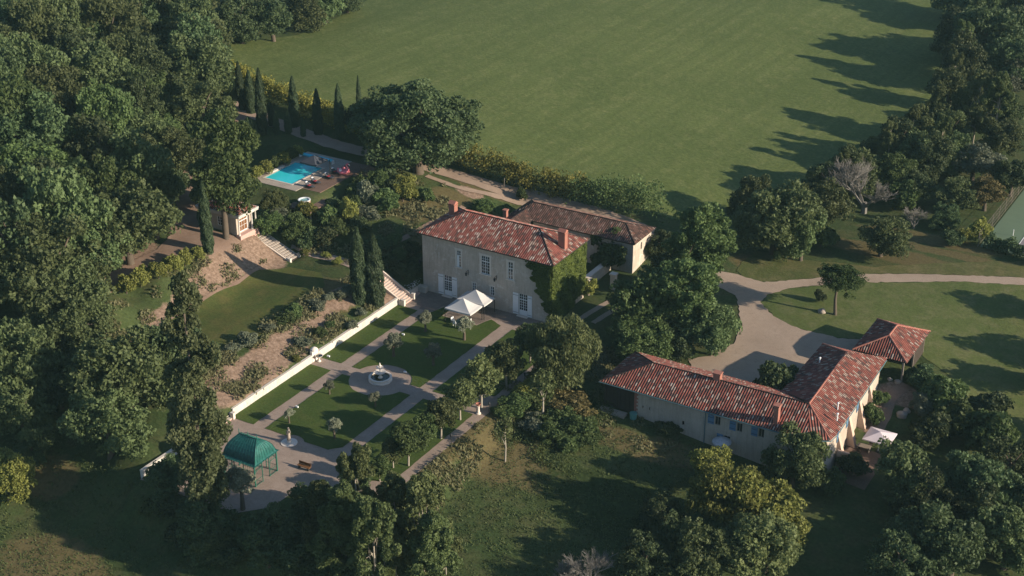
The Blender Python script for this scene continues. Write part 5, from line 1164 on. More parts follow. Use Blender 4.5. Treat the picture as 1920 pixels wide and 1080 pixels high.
        q, f = leaf_quads(Pm, nr, .30, rng, .45, .45, .75)
        return np_mesh('crown', q, f, 'cypress_leaves', False, np.clip(.5 + .35 * (lump - 1) / .2 * .5 + rng.normal(size=n) * .2, 0, 1)), trunk_mesh('trunk', 'bark', 7.0, .12, [], seed), 4.2
    if kind == 'bare':
        mb = MB(); rn2 = random.Random(seed)
        def grow(p, d, L, r, dep):
            q = p + d * L; m = p.lerp(q, .5) + Vector((rn2.uniform(-.04, .04), rn2.uniform(-.04, .04), 0)) * L * 2; mb.tube([p, m, q], [r, r * .8, r * .6], 4 if dep > 1 else 3)
            if dep == 0: return
            for _ in range(4 if dep > 1 else 5):
                nd = (d + Vector((rn2.gauss(0, .5), rn2.gauss(0, .5), rn2.uniform(-.1, .35)))).normalized(); s = p.lerp(q, rn2.uniform(.45, 1)); grow(s, nd, L * rn2.uniform(.6, .8), r * .55, dep - 1)
        for _ in range(5): grow(Vector((0, 0, .15)), Vector((rn2.gauss(0, .4), rn2.gauss(0, .4), 1)).normalized(), .58, .045, 4)
        mb.tube([(0, 0, -.1), (0, 0, .3)], [.09, .06], 6)
        me = bpy.data.meshes.new('branches'); me.from_pydata(mb.v, [], mb.f); me.update(); me.materials.append(MATS['dead_wood']); return me, None, 1.0
def proto(kind, v):
    if (kind, v) not in PROTO:
        cm, tm, zc = make_proto(kind, v)
        if kind not in ('cypress',): zc = normalise(cm, tm)
        PROTO[(kind, v)] = (cm, tm, zc)
    return PROTO[(kind, v)][2]
def plant(kind, b, a, R, name, label, cat='tree', group=None, zs=1.0, v=None, cr='crown', tr='trunk', z=None, xs=1.0):
    rn = random.Random(int(abs(b * 131 + a * 71 + R * 17)) + len(kind)); nv = {'oak': 5, 'green': 3, 'darkoak': 4, 'bush': 3, 'cypress': 3, 'birch': 3, 'young': 4, 'yellow': 2, 'bigoak': 1}.get(kind, 2)
    v = rn.randrange(nv) if v is None else v
    proto(kind, v); cm, tm, zc = PROTO[(kind, v)]
    z = H1(b, a) if z is None else z; t = thing(name, label, cat, b, a, z - .02, 0, group); rot = rn.uniform(0, 6.28)
    for me, nm in ((cm, cr), (tm, tr)):
        if me is None: continue
        o = bpy.data.objects.new(nm, me); C.objects.link(o); o.parent = t; o.scale = (R * xs, R * xs, R * zs); o.rotation_euler = (0, 0, rot)
    return t
ZC = {'oak': 1.15, 'darkoak': 1.15, 'pale': 1.15, 'yellow': 1.15, 'green': 1.15, 'grey': 1.15, 'russet': 1.15, 'bigoak': .95, 'tall': 1.7, 'round': .75, 'bush': .45, 'greybush': .45, 'yellowbush': .45, 'darkbush': .45, 'olive': 1.35, 'young': 1.55, 'poplar': 3.2, 'birch': 1.9, 'willow': 1.2, 'pine': 1.6, 'bare': 1.0, 'sapling': 1.9}
HALF = {'oak': 1.0, 'bigoak': 1.0, 'poplar': .95, 'birch': .98, 'pine': .95, 'cypress': 1.0}
def T(kind, px, py, w, name='oak_tree', label='', group=None, zs=1.0, cat='tree', **kw):
    """crown centre seen at px,py with width w (in the 1920 px wide photograph)"""
    zc = proto(kind, kw.get('v') or 0); R = w / 2 / 12.5
    for _ in range(4):
        b, a = ground(px, py, R * zc * zs); z = H1(b, a) + R * zc * zs; x, y = xy(b, a); depth = y * _F[1] + (z - CAMH) * _F[2]; R = w / 2 * depth / FPX
    return plant(kind, b, a, R, name, label, cat, group, zs, **kw)

# ------------------------------------------------------------------ ivy on the manor
def ivy():
    rng = np.random.default_rng(5); n = 15000
    a = HA0 - .1 + rng.random(n) * (HA1 - HA0 + .1); z = .1 + rng.random(n) * 9.2
    lump = .12 + .22 * (.5 + .5 * np.sin(a * 2.1 + z * 1.3) * np.sin(z * 1.7 - a)) + .12 * rng.random(n)
    keep = ~((z < 1.2) & (a > 176.5)); P1 = np.stack([HB1 + lump, a, z], 1)[keep]; N1 = np.tile([1.0, -.1, .25], (len(P1), 1))
    m = 6500; z = .8 + rng.random(m) * 8.5; lim = np.interp(z, [.5, 3, 5, 7, 9.4], [.15, 1.3, 2.4, 3.2, 4.3]) + .35 * np.sin(z * 3.1) + .25 * np.sin(z * 7)
    u = rng.random(m) ** 1.1 * np.maximum(lim, .1); P2 = np.stack([HB1 + .1 - u, HA0 - .06 - .22 * rng.random(m) * (1 - .6 * u / 4), z], 1); N2 = np.tile([0, -1.0, .25], (m, 1))
    P = np.concatenate([P1, P2]); Nn = np.concatenate([N1, N2]); q, f = leaf_quads(P, Nn, .30, rng, .8, .45)
    t = np.clip(.45 + .3 * np.sin(P[:, 1] * 1.9 + P[:, 2] * 1.1) + rng.normal(size=len(P)) * .22, 0, 1)
    o = bpy.data.objects.new('ivy', np_mesh('ivy', q, f, 'ivy_leaves', False, t)); C.objects.link(o); o.rotation_euler = (0, 0, PHI)
    prop(o, 'thick green ivy covering the gable and front corner of the manor', 'ivy')
ivy()
def loose_cloud(name, P, Nn, size, mat, label=None, cat=None, kind=None, aspect=.7, jit=.9, up=None, seed=1, tint=None, group=None):
    rng = np.random.default_rng(seed); q, f = leaf_quads(P, Nn, size, rng, aspect, jit, up)
    t = rng.random(len(P)) if tint is None else tint
    o = bpy.data.objects.new(name, np_mesh(name, q, f, mat, False, t)); C.objects.link(o); o.rotation_euler = (0, 0, PHI); prop(o, label, cat, group, kind); return o
def hedge(pix, w, h, label, mat, seed, dens=34, h2=None):
    line = smooth_line([ground(*p) for p in pix], 8); rng = np.random.default_rng(seed); cs, rs = [], []
    L = sum(math.dist(p, q) for p, q in zip(line, line[1:])); k = int(L / 1.1)
    acc = np.cumsum([0] + [math.dist(p, q) for p, q in zip(line, line[1:])])
    for i in range(k):
        s = L * (i + rng.random()) / k; j = min(len(line) - 2, int(np.searchsorted(acc, s)) - 1); j = max(j, 0); t = (s - acc[j]) / max(acc[j + 1] - acc[j], 1e-6)
        b = line[j][0] + (line[j + 1][0] - line[j][0]) * t; a = line[j][1] + (line[j + 1][1] - line[j][1]) * t; hh = h + ((h2 or h) - h) * s / L; hh *= rng.uniform(.8, 1.12)
        z = H1(b, a)
        for zz in (.3, .62, .86): cs.append((b + rng.uniform(-.5, .5) * w * .5, a + rng.uniform(-.5, .5) * w * .5, z + hh * zz)); rs.append(w * rng.uniform(.38, .55))
    P, d, t = lobe_points(np.array(cs), np.array(rs), int(L * dens * 9), rng, 1.0, 7, .5, .5)
    return loose_cloud('hedge', P, d, .34, mat, label, 'hedge', aspect=.75, seed=seed, tint=t, group='laurel hedges along the field')
hedge(((436, 150), (470, 176), (540, 205), (600, 228), (660, 250), (730, 272)), 3.0, 3.6, 'yellowish laurel hedge along the track behind the row of cypresses', 'hedge_leaves', 3, 60, 3.6)
hedge(((800, 296), (860, 312), (930, 335), (1000, 358), (1060, 372), (1090, 380)), 3.4, 3.6, 'dense laurel hedge between the field and the track right of the huge oak', 'hedge_leaves', 4, 60, 3.4)
hedge(((1085, 382), (1130, 392), (1180, 402), (1234, 420)), 4.0, 4.6, 'taller dark green end of the hedge behind the annex roof', 'green_leaves', 6, 60, 5.6)
hedge(((1845, 462), (1880, 472), (1925, 490), (1960, 505)), 2.0, 1.8, 'dark clipped hedge below the tennis court', 'dark_leaves', 7, 60)
# rough grass on banks and meadow edges: nobody could count it
def tufts():
    rng = np.random.default_rng(12); Ps, Ts = [], []
    def area(b0, b1, a0, a1, n, hgt, dens=None):
        b = rng.uniform(b0, b1, n); a = rng.uniform(a0, a1, n); f = np.sin(b * 1.3 + a * .7) + np.sin(b * .6 - a * 1.1 + 2) + np.sin(a * .35)
        k = f > (.1 if dens is None else dens); b, a, f = b[k], a[k], f[k]; m = len(b); z = H(b, a); r = 6
        bb = np.repeat(b, r) + rng.normal(size=m * r) * .28; aa = np.repeat(a, r) + rng.normal(size=m * r) * .28; zz = np.repeat(z, r) + rng.random(m * r) * hgt
        Ps.append(np.stack([bb, aa, zz], 1)); Ts.append(np.clip(np.repeat(.5 + .2 * f, r) * .6 + rng.random(m * r) * .4, 0, 1))
    area(-124.5, -117.3, 119, 163, 1100, .35, .6); area(-125.5, -122.5, 121, 158, 1500, .7, -.6); area(-143.5, -137.6, 122, 160, 1500, .35, .5); area(-120, -117.1, 128, 162, 900, .55, -.2)
    area(-88.2, -84.5, 118, 165, 1800, .5, -.2); area(-130, -120, 170, 186, 900, .5, -.2); area(-140, -125, 166, 176, 700, .4)
    area(-88, -78, 150, 168, 1500, .7, -.5); area(-96, -66, 150, 160, 900, .35, .6); area(-140, -122, 184, 194, 600, .4, .4)
    P = np.concatenate(Ps); T_ = np.concatenate(Ts); Nn = np.tile([0.2, -.3, 1.0], (len(P), 1))
    loose_cloud('rough_grass', P, Nn, .42, 'tuft_leaves', 'tufts of rough pale grass on the bare banks and path edges', None, 'stuff', .5, .8, .6, 9, T_)
    Ps.clear(); Ts.clear()
    area(-88, -56, 112, 155, 5000, .12, -1.6); area(-125, -70, 78, 110, 5000, .12, -1.6); area(-160, -125, 84, 130, 3500, .3, -1.2); area(-86, -76, 140, 160, 2600, .8, -1.5)
    P = np.concatenate(Ps); T_ = np.concatenate(Ts); Nn = np.tile([0.2, -.3, 1.0], (len(P), 1))
    loose_cloud('meadow_grass', P, Nn, .24, 'meadow_leaves', 'uneven green meadow grass below the garden', None, 'stuff', .5, .8, .6, 10, T_)
tufts()

# ------------------------------------------------------------------ trees and shrubs, one by one
def CY(px, base, top, w, label, group='cypresses', off=0.0):
    b, a = ground(px, base); z = H1(b, a); x, y = xy(b, a); k = (540 - top) / FPX
    zt = (k * _F[1] * y - _U[1] * y) / (_U[2] - k * _F[2]) + CAMH; d = y * _F[1] + (z - CAMH) * _F[2]; R = w / 2 * d / FPX
    return plant('cypress', b, a, R * 1.12, 'cypress_tree', label, 'tree', group, (zt - z) / 9.0 / (R * 1.12), xs=1.0)
g1 = 'tall cypresses in a row along the track'
for px, ba_, tp, w, lab in ((421, 165, 112, 9, 'small cypress tip at the far left end of the row by the field'), (451, 186, 114, 13, 'tall cypress second from the left end of the row'), (471, 212, 130, 15, 'slim tall cypress third in the row left of the widest one'),
    (493, 252, 126, 17, 'widest and tallest cypress left of the pool hedge'), (553, 238, 142, 16, 'tall cypress in the middle of the row behind the pool'), (597, 252, 165, 15, 'tall blunt topped cypress right of the middle of the row'), (638, 261, 156, 16, 'tall cypress closest to the huge round oak'), (674, 215, 141, 8, 'cypress tip rising behind the huge round oak'), (456, 206, 165, 12, 'medium cypress close beside the third tall one')): CY(px, ba_, tp, w, lab, g1)
g2 = 'small young cypresses on the lawn above the pool'
for px, ba_, tp, w, lab in ((486, 229, 204, 8, 'tiny cypress just left of the widest tall cypress'), (510, 236, 191, 11, 'young cypress just right of the widest tall cypress'), (519, 252, 208, 10, 'young cypress second to the right of the widest one'), (541, 250, 208, 12, 'young cypress directly in front of the middle tall one'), (569, 256, 222, 9, 'lone tiny cypress between two tall ones above the pool'),
    (457, 270, 228, 8, 'thin cypress at the left of the small cluster near the drive'), (467, 268, 219, 9, 'taller cypress in the middle of the small cluster near the drive'), (474, 262, 224, 7, 'short cypress at the right of the small cluster near the drive')): CY(px, ba_, tp, w, lab, g2)
CY(675, 566, 425, 27, 'left one of the two big cypresses beside the manor stair', 'pair of big cypresses by the manor'); CY(704, 571, 438, 31, 'right one of the two big cypresses beside the manor stair', 'pair of big cypresses by the manor')
CY(391, 473, 338, 19, 'lone tall cypress standing in front of the pool house')

# garden olives
go_ = 'olive trees on the garden lawns'
for px, py, w, lab in ((797, 593, 32, 'silvery olive tree beside the left corner of the party tents'), (870, 609, 32, 'silvery olive tree in front of the nearer party tent'), (737, 640, 32, 'pale olive tree at the lawn edge above the fountain'), (812, 658, 31, 'pale olive tree in the middle of the upper right lawn'),
    (617, 722, 20, 'small olive tree near the wall end of the lower lawn'), (703, 742, 24, 'olive tree just below the round fountain'), (541, 774, 23, 'olive tree beside the path nearest the white wall steps'), (626, 798, 28, 'dark olive tree lowest on the lawn right of the statue')): T('olive', px, py, w, 'olive_tree', lab, go_)
gy = 'young street trees between the two long paths'
for px, py, w, lab in ((994, 634, 56, 'darkest young tree at the manor end of the planted row'), (950, 670, 66, 'second young tree from the manor end of the planted row'), (902, 704, 74, 'wide leafy young tree third from the manor end'), (862, 738, 60, 'dark young tree beside the stone pedestal niche'), (826, 772, 62, 'young tree just below the pedestal niche'), (796, 796, 52, 'narrow young tree in the middle of the planted row'),
    (764, 820, 66, 'broad young tree low in the planted row'), (736, 842, 44, 'small young tree beside the end of the mid path'), (711, 872, 38, 'small thin young tree at the lower end of the row')): T('young', px, py, w, 'young_tree', lab, gy)

# single trees round the manor and the drive
T('bigoak', 782, 232, 215, 'oak_tree', 'huge round dark oak standing over the track by the pool', zs=.88); T('darkoak', 703, 212, 92, 'oak_tree', 'dark oak leaning against the left side of the huge oak'); T('darkoak', 838, 240, 100, 'oak_tree', 'right hand lower part oak growing beside the huge round oak')
T('pine', 1573, 521, 88, 'pine_tree', 'umbrella pine standing alone on the lawn inside the drive loop', zs=.84)
T('darkbush', 1537, 553, 20, 'small_conifer', 'small dark conifer beside the umbrella pine', cat='shrub', zs=1.8, cr='foliage', tr='stem')
T('willow', 1060, 648, 120, 'willow_tree', 'olive coloured feathery tree at the manor corner of the garden', zs=1.08)
for k, px, py, w, lab, zs in (('tall', 1318, 450, 112, 'tall green tree with pointed top beside the gravel drive', 1.0), ('green', 1215, 545, 150, 'broad bright green tree right of the manor gable', 1.0), ('tall', 1290, 545, 120, 'tall leafy tree between the drive and the manor yard', .8), ('green', 1200, 632, 112, 'bright green tree above the left end of the farmhouse roof', .8), ('round', 1338, 612, 100, 'round dense shrubby tree at the bend of the gravel drive', 1.0),
    ('darkoak', 1262, 500, 90, 'dark tree behind the annex end wall', 1.0), ('darkoak', 1245, 455, 60, 'dark small tree at the far corner of the annex', 1.0), ('darkoak', 1255, 620, 80, 'shadowy tree in the middle of the group above the farmhouse', .9)):
    T(k, px, py, w, 'broadleaf_tree', lab, zs=zs)
T('darkbush', 1276, 655, 46, 'yew_shrub', 'dark upright yew at the corner of the gravel court', cat='shrub', zs=1.4, cr='foliage', tr='stem')
T('darkbush', 1462, 712, 92, 'evergreen_shrub', 'large dark evergreen bush in the inner corner of the farmhouse', cat='shrub', zs=1.3, cr='foliage', tr='stem')
T('green', 905, 385, 40, 'garden_shrub', 'rounded dark tree on the slope behind the manor chimney', zs=.8); T('bush', 978, 362, 22, 'palm_shrub', 'small upright leafy plant by the track behind the annex', cat='shrub', zs=1.6, cr='foliage', tr='stem')
T('bush', 1150, 470, 80, 'garden_shrub', 'leafy growth in the yard between the annex and the ivy gable', cat='shrub', cr='foliage', tr='stem'); T('yellowbush', 1105, 535, 40, 'garden_shrub', 'yellowish climber on the gate pier behind the ivy', cat='shrub', cr='foliage', tr='stem')
# belt of trees between field and lawn
belt = [('oak', 1455, 405, 150, 'large grey green oak at the left end of the belt by the field', 1.0), ('oak', 1530, 385, 120, 'second large oak in the belt beside the field', 1.0), ('oak', 1570, 345, 70, 'small oak left of the bare grey tree', 1.0), ('green', 1672, 320, 80, 'green tree right of the bare grey tree', 1.1),
    ('oak', 1712, 290, 82, 'oak in the middle of the belt beside the long field shadows', 1.2), ('pale', 1745, 258, 66, 'pale tree leaning over the field edge', 1.3), ('oak', 1785, 240, 70, 'oak next to the tall pale poplars', 1.2), ('oak', 1645, 285, 60, 'small dark oak on the field side of the belt', 1.0), ('grey', 1828, 300, 100, 'wide silvery willow like tree left of the tennis court', .8),
    ('darkoak', 1900, 325, 80, 'dark tree at the right edge above the tennis court', 1.0), ('oak', 1785, 360, 80, 'oak in the rough ground before the tennis court', .9), ('russet', 1850, 362, 80, 'brownish red leaved small tree near the tennis court', .8), ('darkoak', 1770, 400, 55, 'small dark tree near the orange patch of ground', .9), ('grey', 1895, 140, 80, 'pale grey green tree at the right edge of the photo', 1.0),
    ('darkoak', 1850, 60, 130, 'big dark tree at the upper right corner of the field', 1.1), ('darkoak', 1905, 50, 110, 'dark tree at the extreme upper right', 1.1), ('darkoak', 1840, 10, 90, 'dark tree at the top right behind the big one', 1.1), ('darkoak', 1880, 200, 90, 'dark tree between the grey tree and the poplars', 1.0), ('oak', 1655, 440, 95, 'small spreading tree on the dry grass above the drive', .9),
    ('oak', 1875, 260, 80, 'oak behind the silvery willow like tree', 1.0), ('darkoak', 1720, 345, 70, 'dark oak in the shade in the heart of the belt', 1.0)]
for k, px, py, w, lab, zs in belt: T(k, px, py, w, 'oak_tree', lab, 'trees in the belt beside the field', zs)
for px, py, w, lab in ((1835, 190, 66, 'pale poplar like tree at the left of the upper right pair'), (1872, 205, 62, 'pale poplar like tree at the right of the upper right pair'), (1800, 215, 44, 'short pale upright tree beside the poplar pair'), (1765, 262, 46, 'small pale upright tree at the field edge')): T('birch', px, py, w, 'poplar_tree', lab, 'pale upright trees by the field', .95)
T('bare', 1628, 322, 130, 'bare_tree', 'leafless grey tree in the belt beside the field', zs=1.0); T('bare', 1716, 402, 44, 'bare_tree', 'small leafless tree in the rough grass left of the tennis court')
for k, px, py, w, lab in (('yellowbush', 1810, 440, 34, 'yellow green bush left of the clipped tennis hedge'), ('yellowbush', 1838, 425, 46, 'taller yellow green bush beside the tennis court corner'), ('darkbush', 1785, 445, 40, 'dark bush beside the yellow green bushes'), ('bush', 1540, 440, 60, 'low bush under the large oaks of the belt'), ('bush', 1700, 370, 60, 'bush in the shade under the belt trees')):
    T(k, px, py, w, 'shrub', lab, 'shrubs near the tennis court', cat='shrub', cr='foliage', tr='stem')
# trees along the top of the field
for i, (k, px, py, w, lab) in enumerate((('green', 400, 45, 60, 'bright tree at the top left corner of the field'), ('darkoak', 450, 32, 90, 'first dark tree along the top edge of the field'), ('darkoak', 510, 28, 90, 'second dark tree along the top edge of the field'), ('oak', 565, 15, 80, 'third tree along the top edge of the field'), ('oak', 610, 2, 80, 'fourth tree along the top edge of the field'), ('darkoak', 650, -15, 70, 'last tree along the top edge of the field'),
    ('darkoak', 470, -20, 100, 'dark tree behind the first field edge trees'), ('darkoak', 560, -40, 100, 'dark tree behind the third field edge tree'))): T(k, px, py, w, 'oak_tree', lab, 'trees at the far edge of the field')
T('yellowbush', 378, 66, 44, 'shrub', 'yellow bush at the top left corner of the field', cat='shrub', cr='foliage', tr='stem')

# farm side shrubs and lower right trees
for k, px, py, w, lab, zs in (('bush', 1648, 744, 40, 'round bush against the sunny side of the farmhouse', 1.1), ('bush', 1634, 778, 40, 'second round bush against the sunny side of the farmhouse', 1.1), ('darkbush', 1725, 700, 60, 'low bush at the edge of the park lawn below the carport', .8), ('bush', 1770, 735, 90, 'wide bush in the scrub right of the carport', 1.0), ('bush', 1800, 780, 90, 'bush in the middle of the scrub right of the parasol', 1.0), ('darkbush', 1745, 800, 80, 'dark bush just right of the pink parasol', 1.0), ('greybush', 1730, 755, 50, 'greyish bush behind the pink parasol', 1.0),
    ('darkbush', 1850, 760, 90, 'dark bush at the right side of the scrub', 1.0), ('bush', 1860, 820, 90, 'bush low at the right side of the scrub', 1.0), ('darkbush', 1600, 870, 60, 'dark bush below the farmhouse corner', 1.0), ('bush', 1560, 900, 60, 'bush under the farmhouse round corner', 1.0), ('darkbush', 1255, 800, 55, 'dark creeping shrub at the foot of the cream barn wall', .5), ('darkbush', 1259, 800, 14, 'small pointed evergreen against the cream barn wall', 2.2)):
    T(k, px, py, w, 'shrub', lab, 'shrubs round the farmhouse', zs, 'shrub', cr='foliage', tr='stem')
for k, px, py, w, lab, zs in (('oak', 1490, 858, 112, 'grey green tree in front of the farmhouse right corner', 1.1), ('yellow', 1375, 930, 150, 'large yellowish tree below the blue shutters', 1.1), ('yellow', 1430, 950, 150, 'yellowish tree beside the large one below the farmhouse', 1.0), ('yellow', 1335, 872, 84, 'small bright yellow green tree top near the orange mower', 1.2), ('pale', 1440, 1020, 150, 'pale green tree at the bottom right of centre', 1.0), ('oak', 1320, 1030, 140, 'green tree at the bottom below the yellow one', 1.0),
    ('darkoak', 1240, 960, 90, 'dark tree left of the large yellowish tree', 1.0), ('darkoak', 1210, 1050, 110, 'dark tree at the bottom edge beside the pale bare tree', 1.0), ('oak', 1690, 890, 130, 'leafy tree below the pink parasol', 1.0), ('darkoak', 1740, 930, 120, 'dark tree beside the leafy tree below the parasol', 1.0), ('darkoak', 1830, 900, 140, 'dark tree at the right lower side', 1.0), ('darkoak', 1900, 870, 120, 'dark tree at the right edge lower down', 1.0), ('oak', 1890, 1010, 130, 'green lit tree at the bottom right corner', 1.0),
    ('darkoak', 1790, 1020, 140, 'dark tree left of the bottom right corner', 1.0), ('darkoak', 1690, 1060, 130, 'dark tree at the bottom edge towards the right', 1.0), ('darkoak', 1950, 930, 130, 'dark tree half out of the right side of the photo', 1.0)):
    T(k, px, py, w, 'broadleaf_tree', lab, 'trees at the lower right', zs)
T('bare', 1105, 1060, 90, 'bare_tree', 'pale leafless shrubby tree at the bottom edge', zs=1.0); T('bare', 1062, 1075, 60, 'bare_tree', 'smaller pale leafless tree at the bottom edge')
T('sapling', 947, 800, 44, 'sapling', 'thin young sapling alone in the dry meadow'); T('sapling', 1018, 715, 50, 'sapling', 'thin yellowish sapling in the tall weeds beside the path')
# meadow weeds by the outer path
for i, (k, px, py, w) in enumerate((('bush', 1010, 745, 76), ('bush', 1050, 785, 80), ('bush', 1085, 800, 70), ('yellowbush', 990, 722, 60), ('bush', 965, 762, 60), ('bush', 1035, 812, 66), ('greybush', 1000, 790, 60), ('yellowbush', 1015, 705, 56), ('bush', 1098, 822, 56), ('russetbush', 1045, 735, 70), ('russetbush', 1072, 752, 74), ('russetbush', 1058, 765, 66), ('russetbush', 1085, 775, 60), ('bush', 980, 745, 60), ('bush', 1065, 825, 56), ('bush', 940, 770, 44), ('russetbush', 1030, 755, 60))):
    T(k, px, py, w, 'weed_clump', {'bush': 'low green weed clump in the meadow beside the outer path', 'yellowbush': 'low yellowish weed clump in the meadow beside the outer path', 'greybush': 'low greyish weed clump in the meadow beside the outer path', 'russetbush': 'low rusty brown weed clump in the meadow beside the outer path'}[k], 'weed clumps in the meadow', .6, 'shrub', cr='foliage', tr='stem')

# lower left: poplar, birches, oaks
T('poplar', 362, 738, 102, 'poplar_tree', 'very tall narrow poplar left of the green gazebo', zs=1.22)
for k, px, py, w, lab, zs in (('oak', 240, 705, 180, 'large oak between the meadow and the tall poplar', 1.0), ('oak', 200, 790, 150, 'lit oak at the edge of the shaded meadow', 1.0), ('darkoak', 320, 650, 130, 'dark oak behind the tall poplar', 1.0), ('oak', 150, 620, 130, 'oak left of the large oak on the slope', 1.0), ('darkoak', 110, 720, 90, 'dark oak in the shaded gap of the left slope', 1.0), ('oak', 30, 680, 140, 'tall oak at the left edge of the slope', 1.2), ('oak', 40, 780, 120, 'oak lower down at the left edge', 1.1), ('yellow', 10, 890, 100, 'bright yellow green tree at the left edge', 1.1), ('darkoak', 60, 840, 70, 'small dark oak beside the bright yellow green tree', 1.0),
    ('darkoak', 585, 935, 96, 'dark round tree at the lower edge of the plaza', .9), ('darkoak', 500, 1010, 110, 'dark tree at the bottom left of the birches', .9), ('darkoak', 380, 960, 110, 'dark bushy tree below the tall poplar', .9), ('darkoak', 310, 900, 80, 'dark bushy tree left of the poplar foot', .9), ('darkoak', 640, 1060, 120, 'dark tree at the bottom below the birches', .9), ('oak', 400, 1010, 90, 'bushy tree at the lower left of the plaza', .8), ('darkoak', 560, 1040, 100, 'dark tree at the bottom edge left of the birches', .9), ('green', 660, 900, 60, 'green tree between the plaza and the birches', .9)):
    T(k, px, py, w, 'oak_tree', lab, 'trees on the left and lower slope', zs)
for px, py, w, lab, zs in ((668, 925, 92, 'birch rising highest beside the end of the mid path', 1.25), (740, 975, 100, 'birch with pale stem in the middle of the lower group', 1.0), (792, 980, 112, 'broad birch at the right of the lower group', 1.1), (640, 1010, 100, 'birch at the left of the lower group', 1.0), (700, 1040, 110, 'birch at the bottom centre of the lower group', 1.0), (810, 1060, 96, 'birch at the bottom right of the lower group', 1.0), (835, 1015, 54, 'small birch at the outer right of the lower group', 1.0), (600, 960, 70, 'small birch beside the dark round tree', 1.0)):
    T('birch', px, py, w, 'birch_tree', lab, 'birches at the bottom of the garden', zs)
T('olive', 450, 897, 62, 'pale_tree', 'small thin pale tree in front of the gazebo', zs=1.1)
for px, py, w, k in ((330, 945, 60, 'darkbush'), (400, 965, 50, 'bush'), (350, 1000, 70, 'darkbush'), (290, 950, 50, 'bush'), (470, 985, 56, 'darkbush'), (520, 985, 50, 'bush'), (430, 1040, 60, 'darkbush'), (700, 985, 60, 'darkbush'), (380, 1030, 60, 'darkbush')):
    T(k, px, py, w, 'shrub', ('bright' if k == 'bush' else 'dark') + ' green undergrowth bush at the lower edge of the plaza', 'undergrowth below the plaza', 1.0, 'shrub', cr='foliage', tr='stem')
# pool house surroundings
plant('tall', *ground(424, 447), 4.7, 'oak_tree', 'tall dark leafy tree with ivied trunk in front of the pool house', zs=1.12, v=1); T('darkoak', 392, 350, 64, 'oak_tree', 'dark tree hiding the left part of the pool house roof'); T('willow', 512, 378, 46, 'willow_tree', 'small light green weeping tree beside the pool corner')
def hang(px, py): pass
for i, (k, px, py, w) in enumerate((('yellowbush', 480, 318, 30), ('yellowbush', 497, 308, 30), ('bush', 514, 300, 28), ('yellowbush', 530, 292, 28), ('bush', 546, 286, 26), ('yellowbush', 558, 281, 22))):
    T(k, px, py, w, 'flowering_shrub', ('yellowish' if k[0] == 'y' else 'green') + ' flowering shrub in the row along the left side of the pool', 'flowering shrubs beside the pool', 1.2, 'shrub', cr='foliage', tr='stem')
for i, (px, py, w) in enumerate(((262, 515, 44), (295, 500, 42), (235, 530, 40), (322, 488, 38), (345, 480, 36), (368, 470, 30))):
    T('yellowbush', px, py, w, 'shrub', 'yellow green shrub in the row along the edge of the upper yard', 'shrubs along the upper yard', 1.1, 'shrub', cr='foliage', tr='stem')
# scrub on the slope between pool and manor
def inside(x, y, poly):
    c = False
    for (x1, y1), (x2, y2) in zip(poly, poly[1:] + poly[:1]):
        if (y1 > y) != (y2 > y) and x < (x2 - x1) * (y - y1) / (y2 - y1) + x1: c = not c
    return c
def scatter(poly, gap, seed, tries=4000):
    rn = random.Random(seed); pts = []; xs = [p[0] for p in poly]; ys = [p[1] for p in poly]
    for _ in range(tries):
        x, y = rn.uniform(min(xs), max(xs)), rn.uniform(min(ys), max(ys))
        if not inside(x, y, poly): continue
        p = ground(x, y)
        if all((p[0] - q[0]) ** 2 + (p[1] - q[1]) ** 2 > gap * gap for q in pts): pts.append(p)
    return pts
tone = {'bush': 'fresh green', 'greybush': 'grey green', 'yellowbush': 'yellow green', 'darkbush': 'dark green'}
rn = random.Random(21)
for (b, a) in scatter([(520, 410), (545, 392), (600, 410), (660, 360), (730, 338), (780, 358), (830, 380), (780, 388), (730, 400), (690, 425), (640, 455), (590, 470), (545, 455), (520, 432)], 2.5, 5, 1500):
    k = rn.choice(['bush', 'bush', 'greybush', 'darkbush', 'yellowbush', 'greybush']); plant(k, b, a, rn.uniform(1.3, 2.3), 'shrub', tone[k] + ' shrub in the thick scrub between the pool and the manor', 'shrub', 'scrub between the pool and the manor', rn.uniform(.8, 1.3), cr='foliage', tr='stem')
for (b, a) in scatter([(560, 640), (600, 612), (640, 600), (700, 585), (690, 600), (640, 630), (600, 655), (540, 700)], 2.4, 6, 500):
    k = rn.choice(['bush', 'yellowbush', 'greybush']); plant(k, b, a, rn.uniform(.7, 1.15), 'shrub', tone[k] + ' low shrub on the bank just above the white wall', 'shrub', 'low shrubs above the white wall', .8, cr='foliage', tr='stem')
for (b, a) in scatter([(430, 655), (500, 618), (560, 575), (620, 540), (655, 548), (640, 568), (590, 590), (510, 632), (440, 678)], 2.5, 7, 600):
    plant(rn.choice(['greybush', 'greybush', 'bush']), b, a, rn.uniform(.9, 1.6), 'bank_shrub', 'pale tousled shrub along the crest of the bare bank', 'shrub', 'pale shrubs on the crest of the bank', .7, cr='foliage', tr='stem')
for (b, a) in scatter([(700, 470), (770, 450), (785, 500), (780, 530), (730, 520), (690, 480)], 2.6, 8, 300):
    k = rn.choice(['darkbush', 'bush']); plant(k, b, a, rn.uniform(1.0, 1.8), 'shrub', tone[k] + ' bush in the shade left of the manor', 'shrub', 'bushes left of the manor', .9, cr='foliage', tr='stem')
for (b, a) in scatter([(560, 478), (600, 470), (660, 490), (670, 505), (600, 490)], 3.0, 9, 200):
    plant('yellowbush', b, a, rn.uniform(.6, 1.0), 'shrub', 'small yellow green shrub beside the gravel path to the bank stairs', 'shrub', 'small shrubs beside the lawn path', .9, cr='foliage', tr='stem')
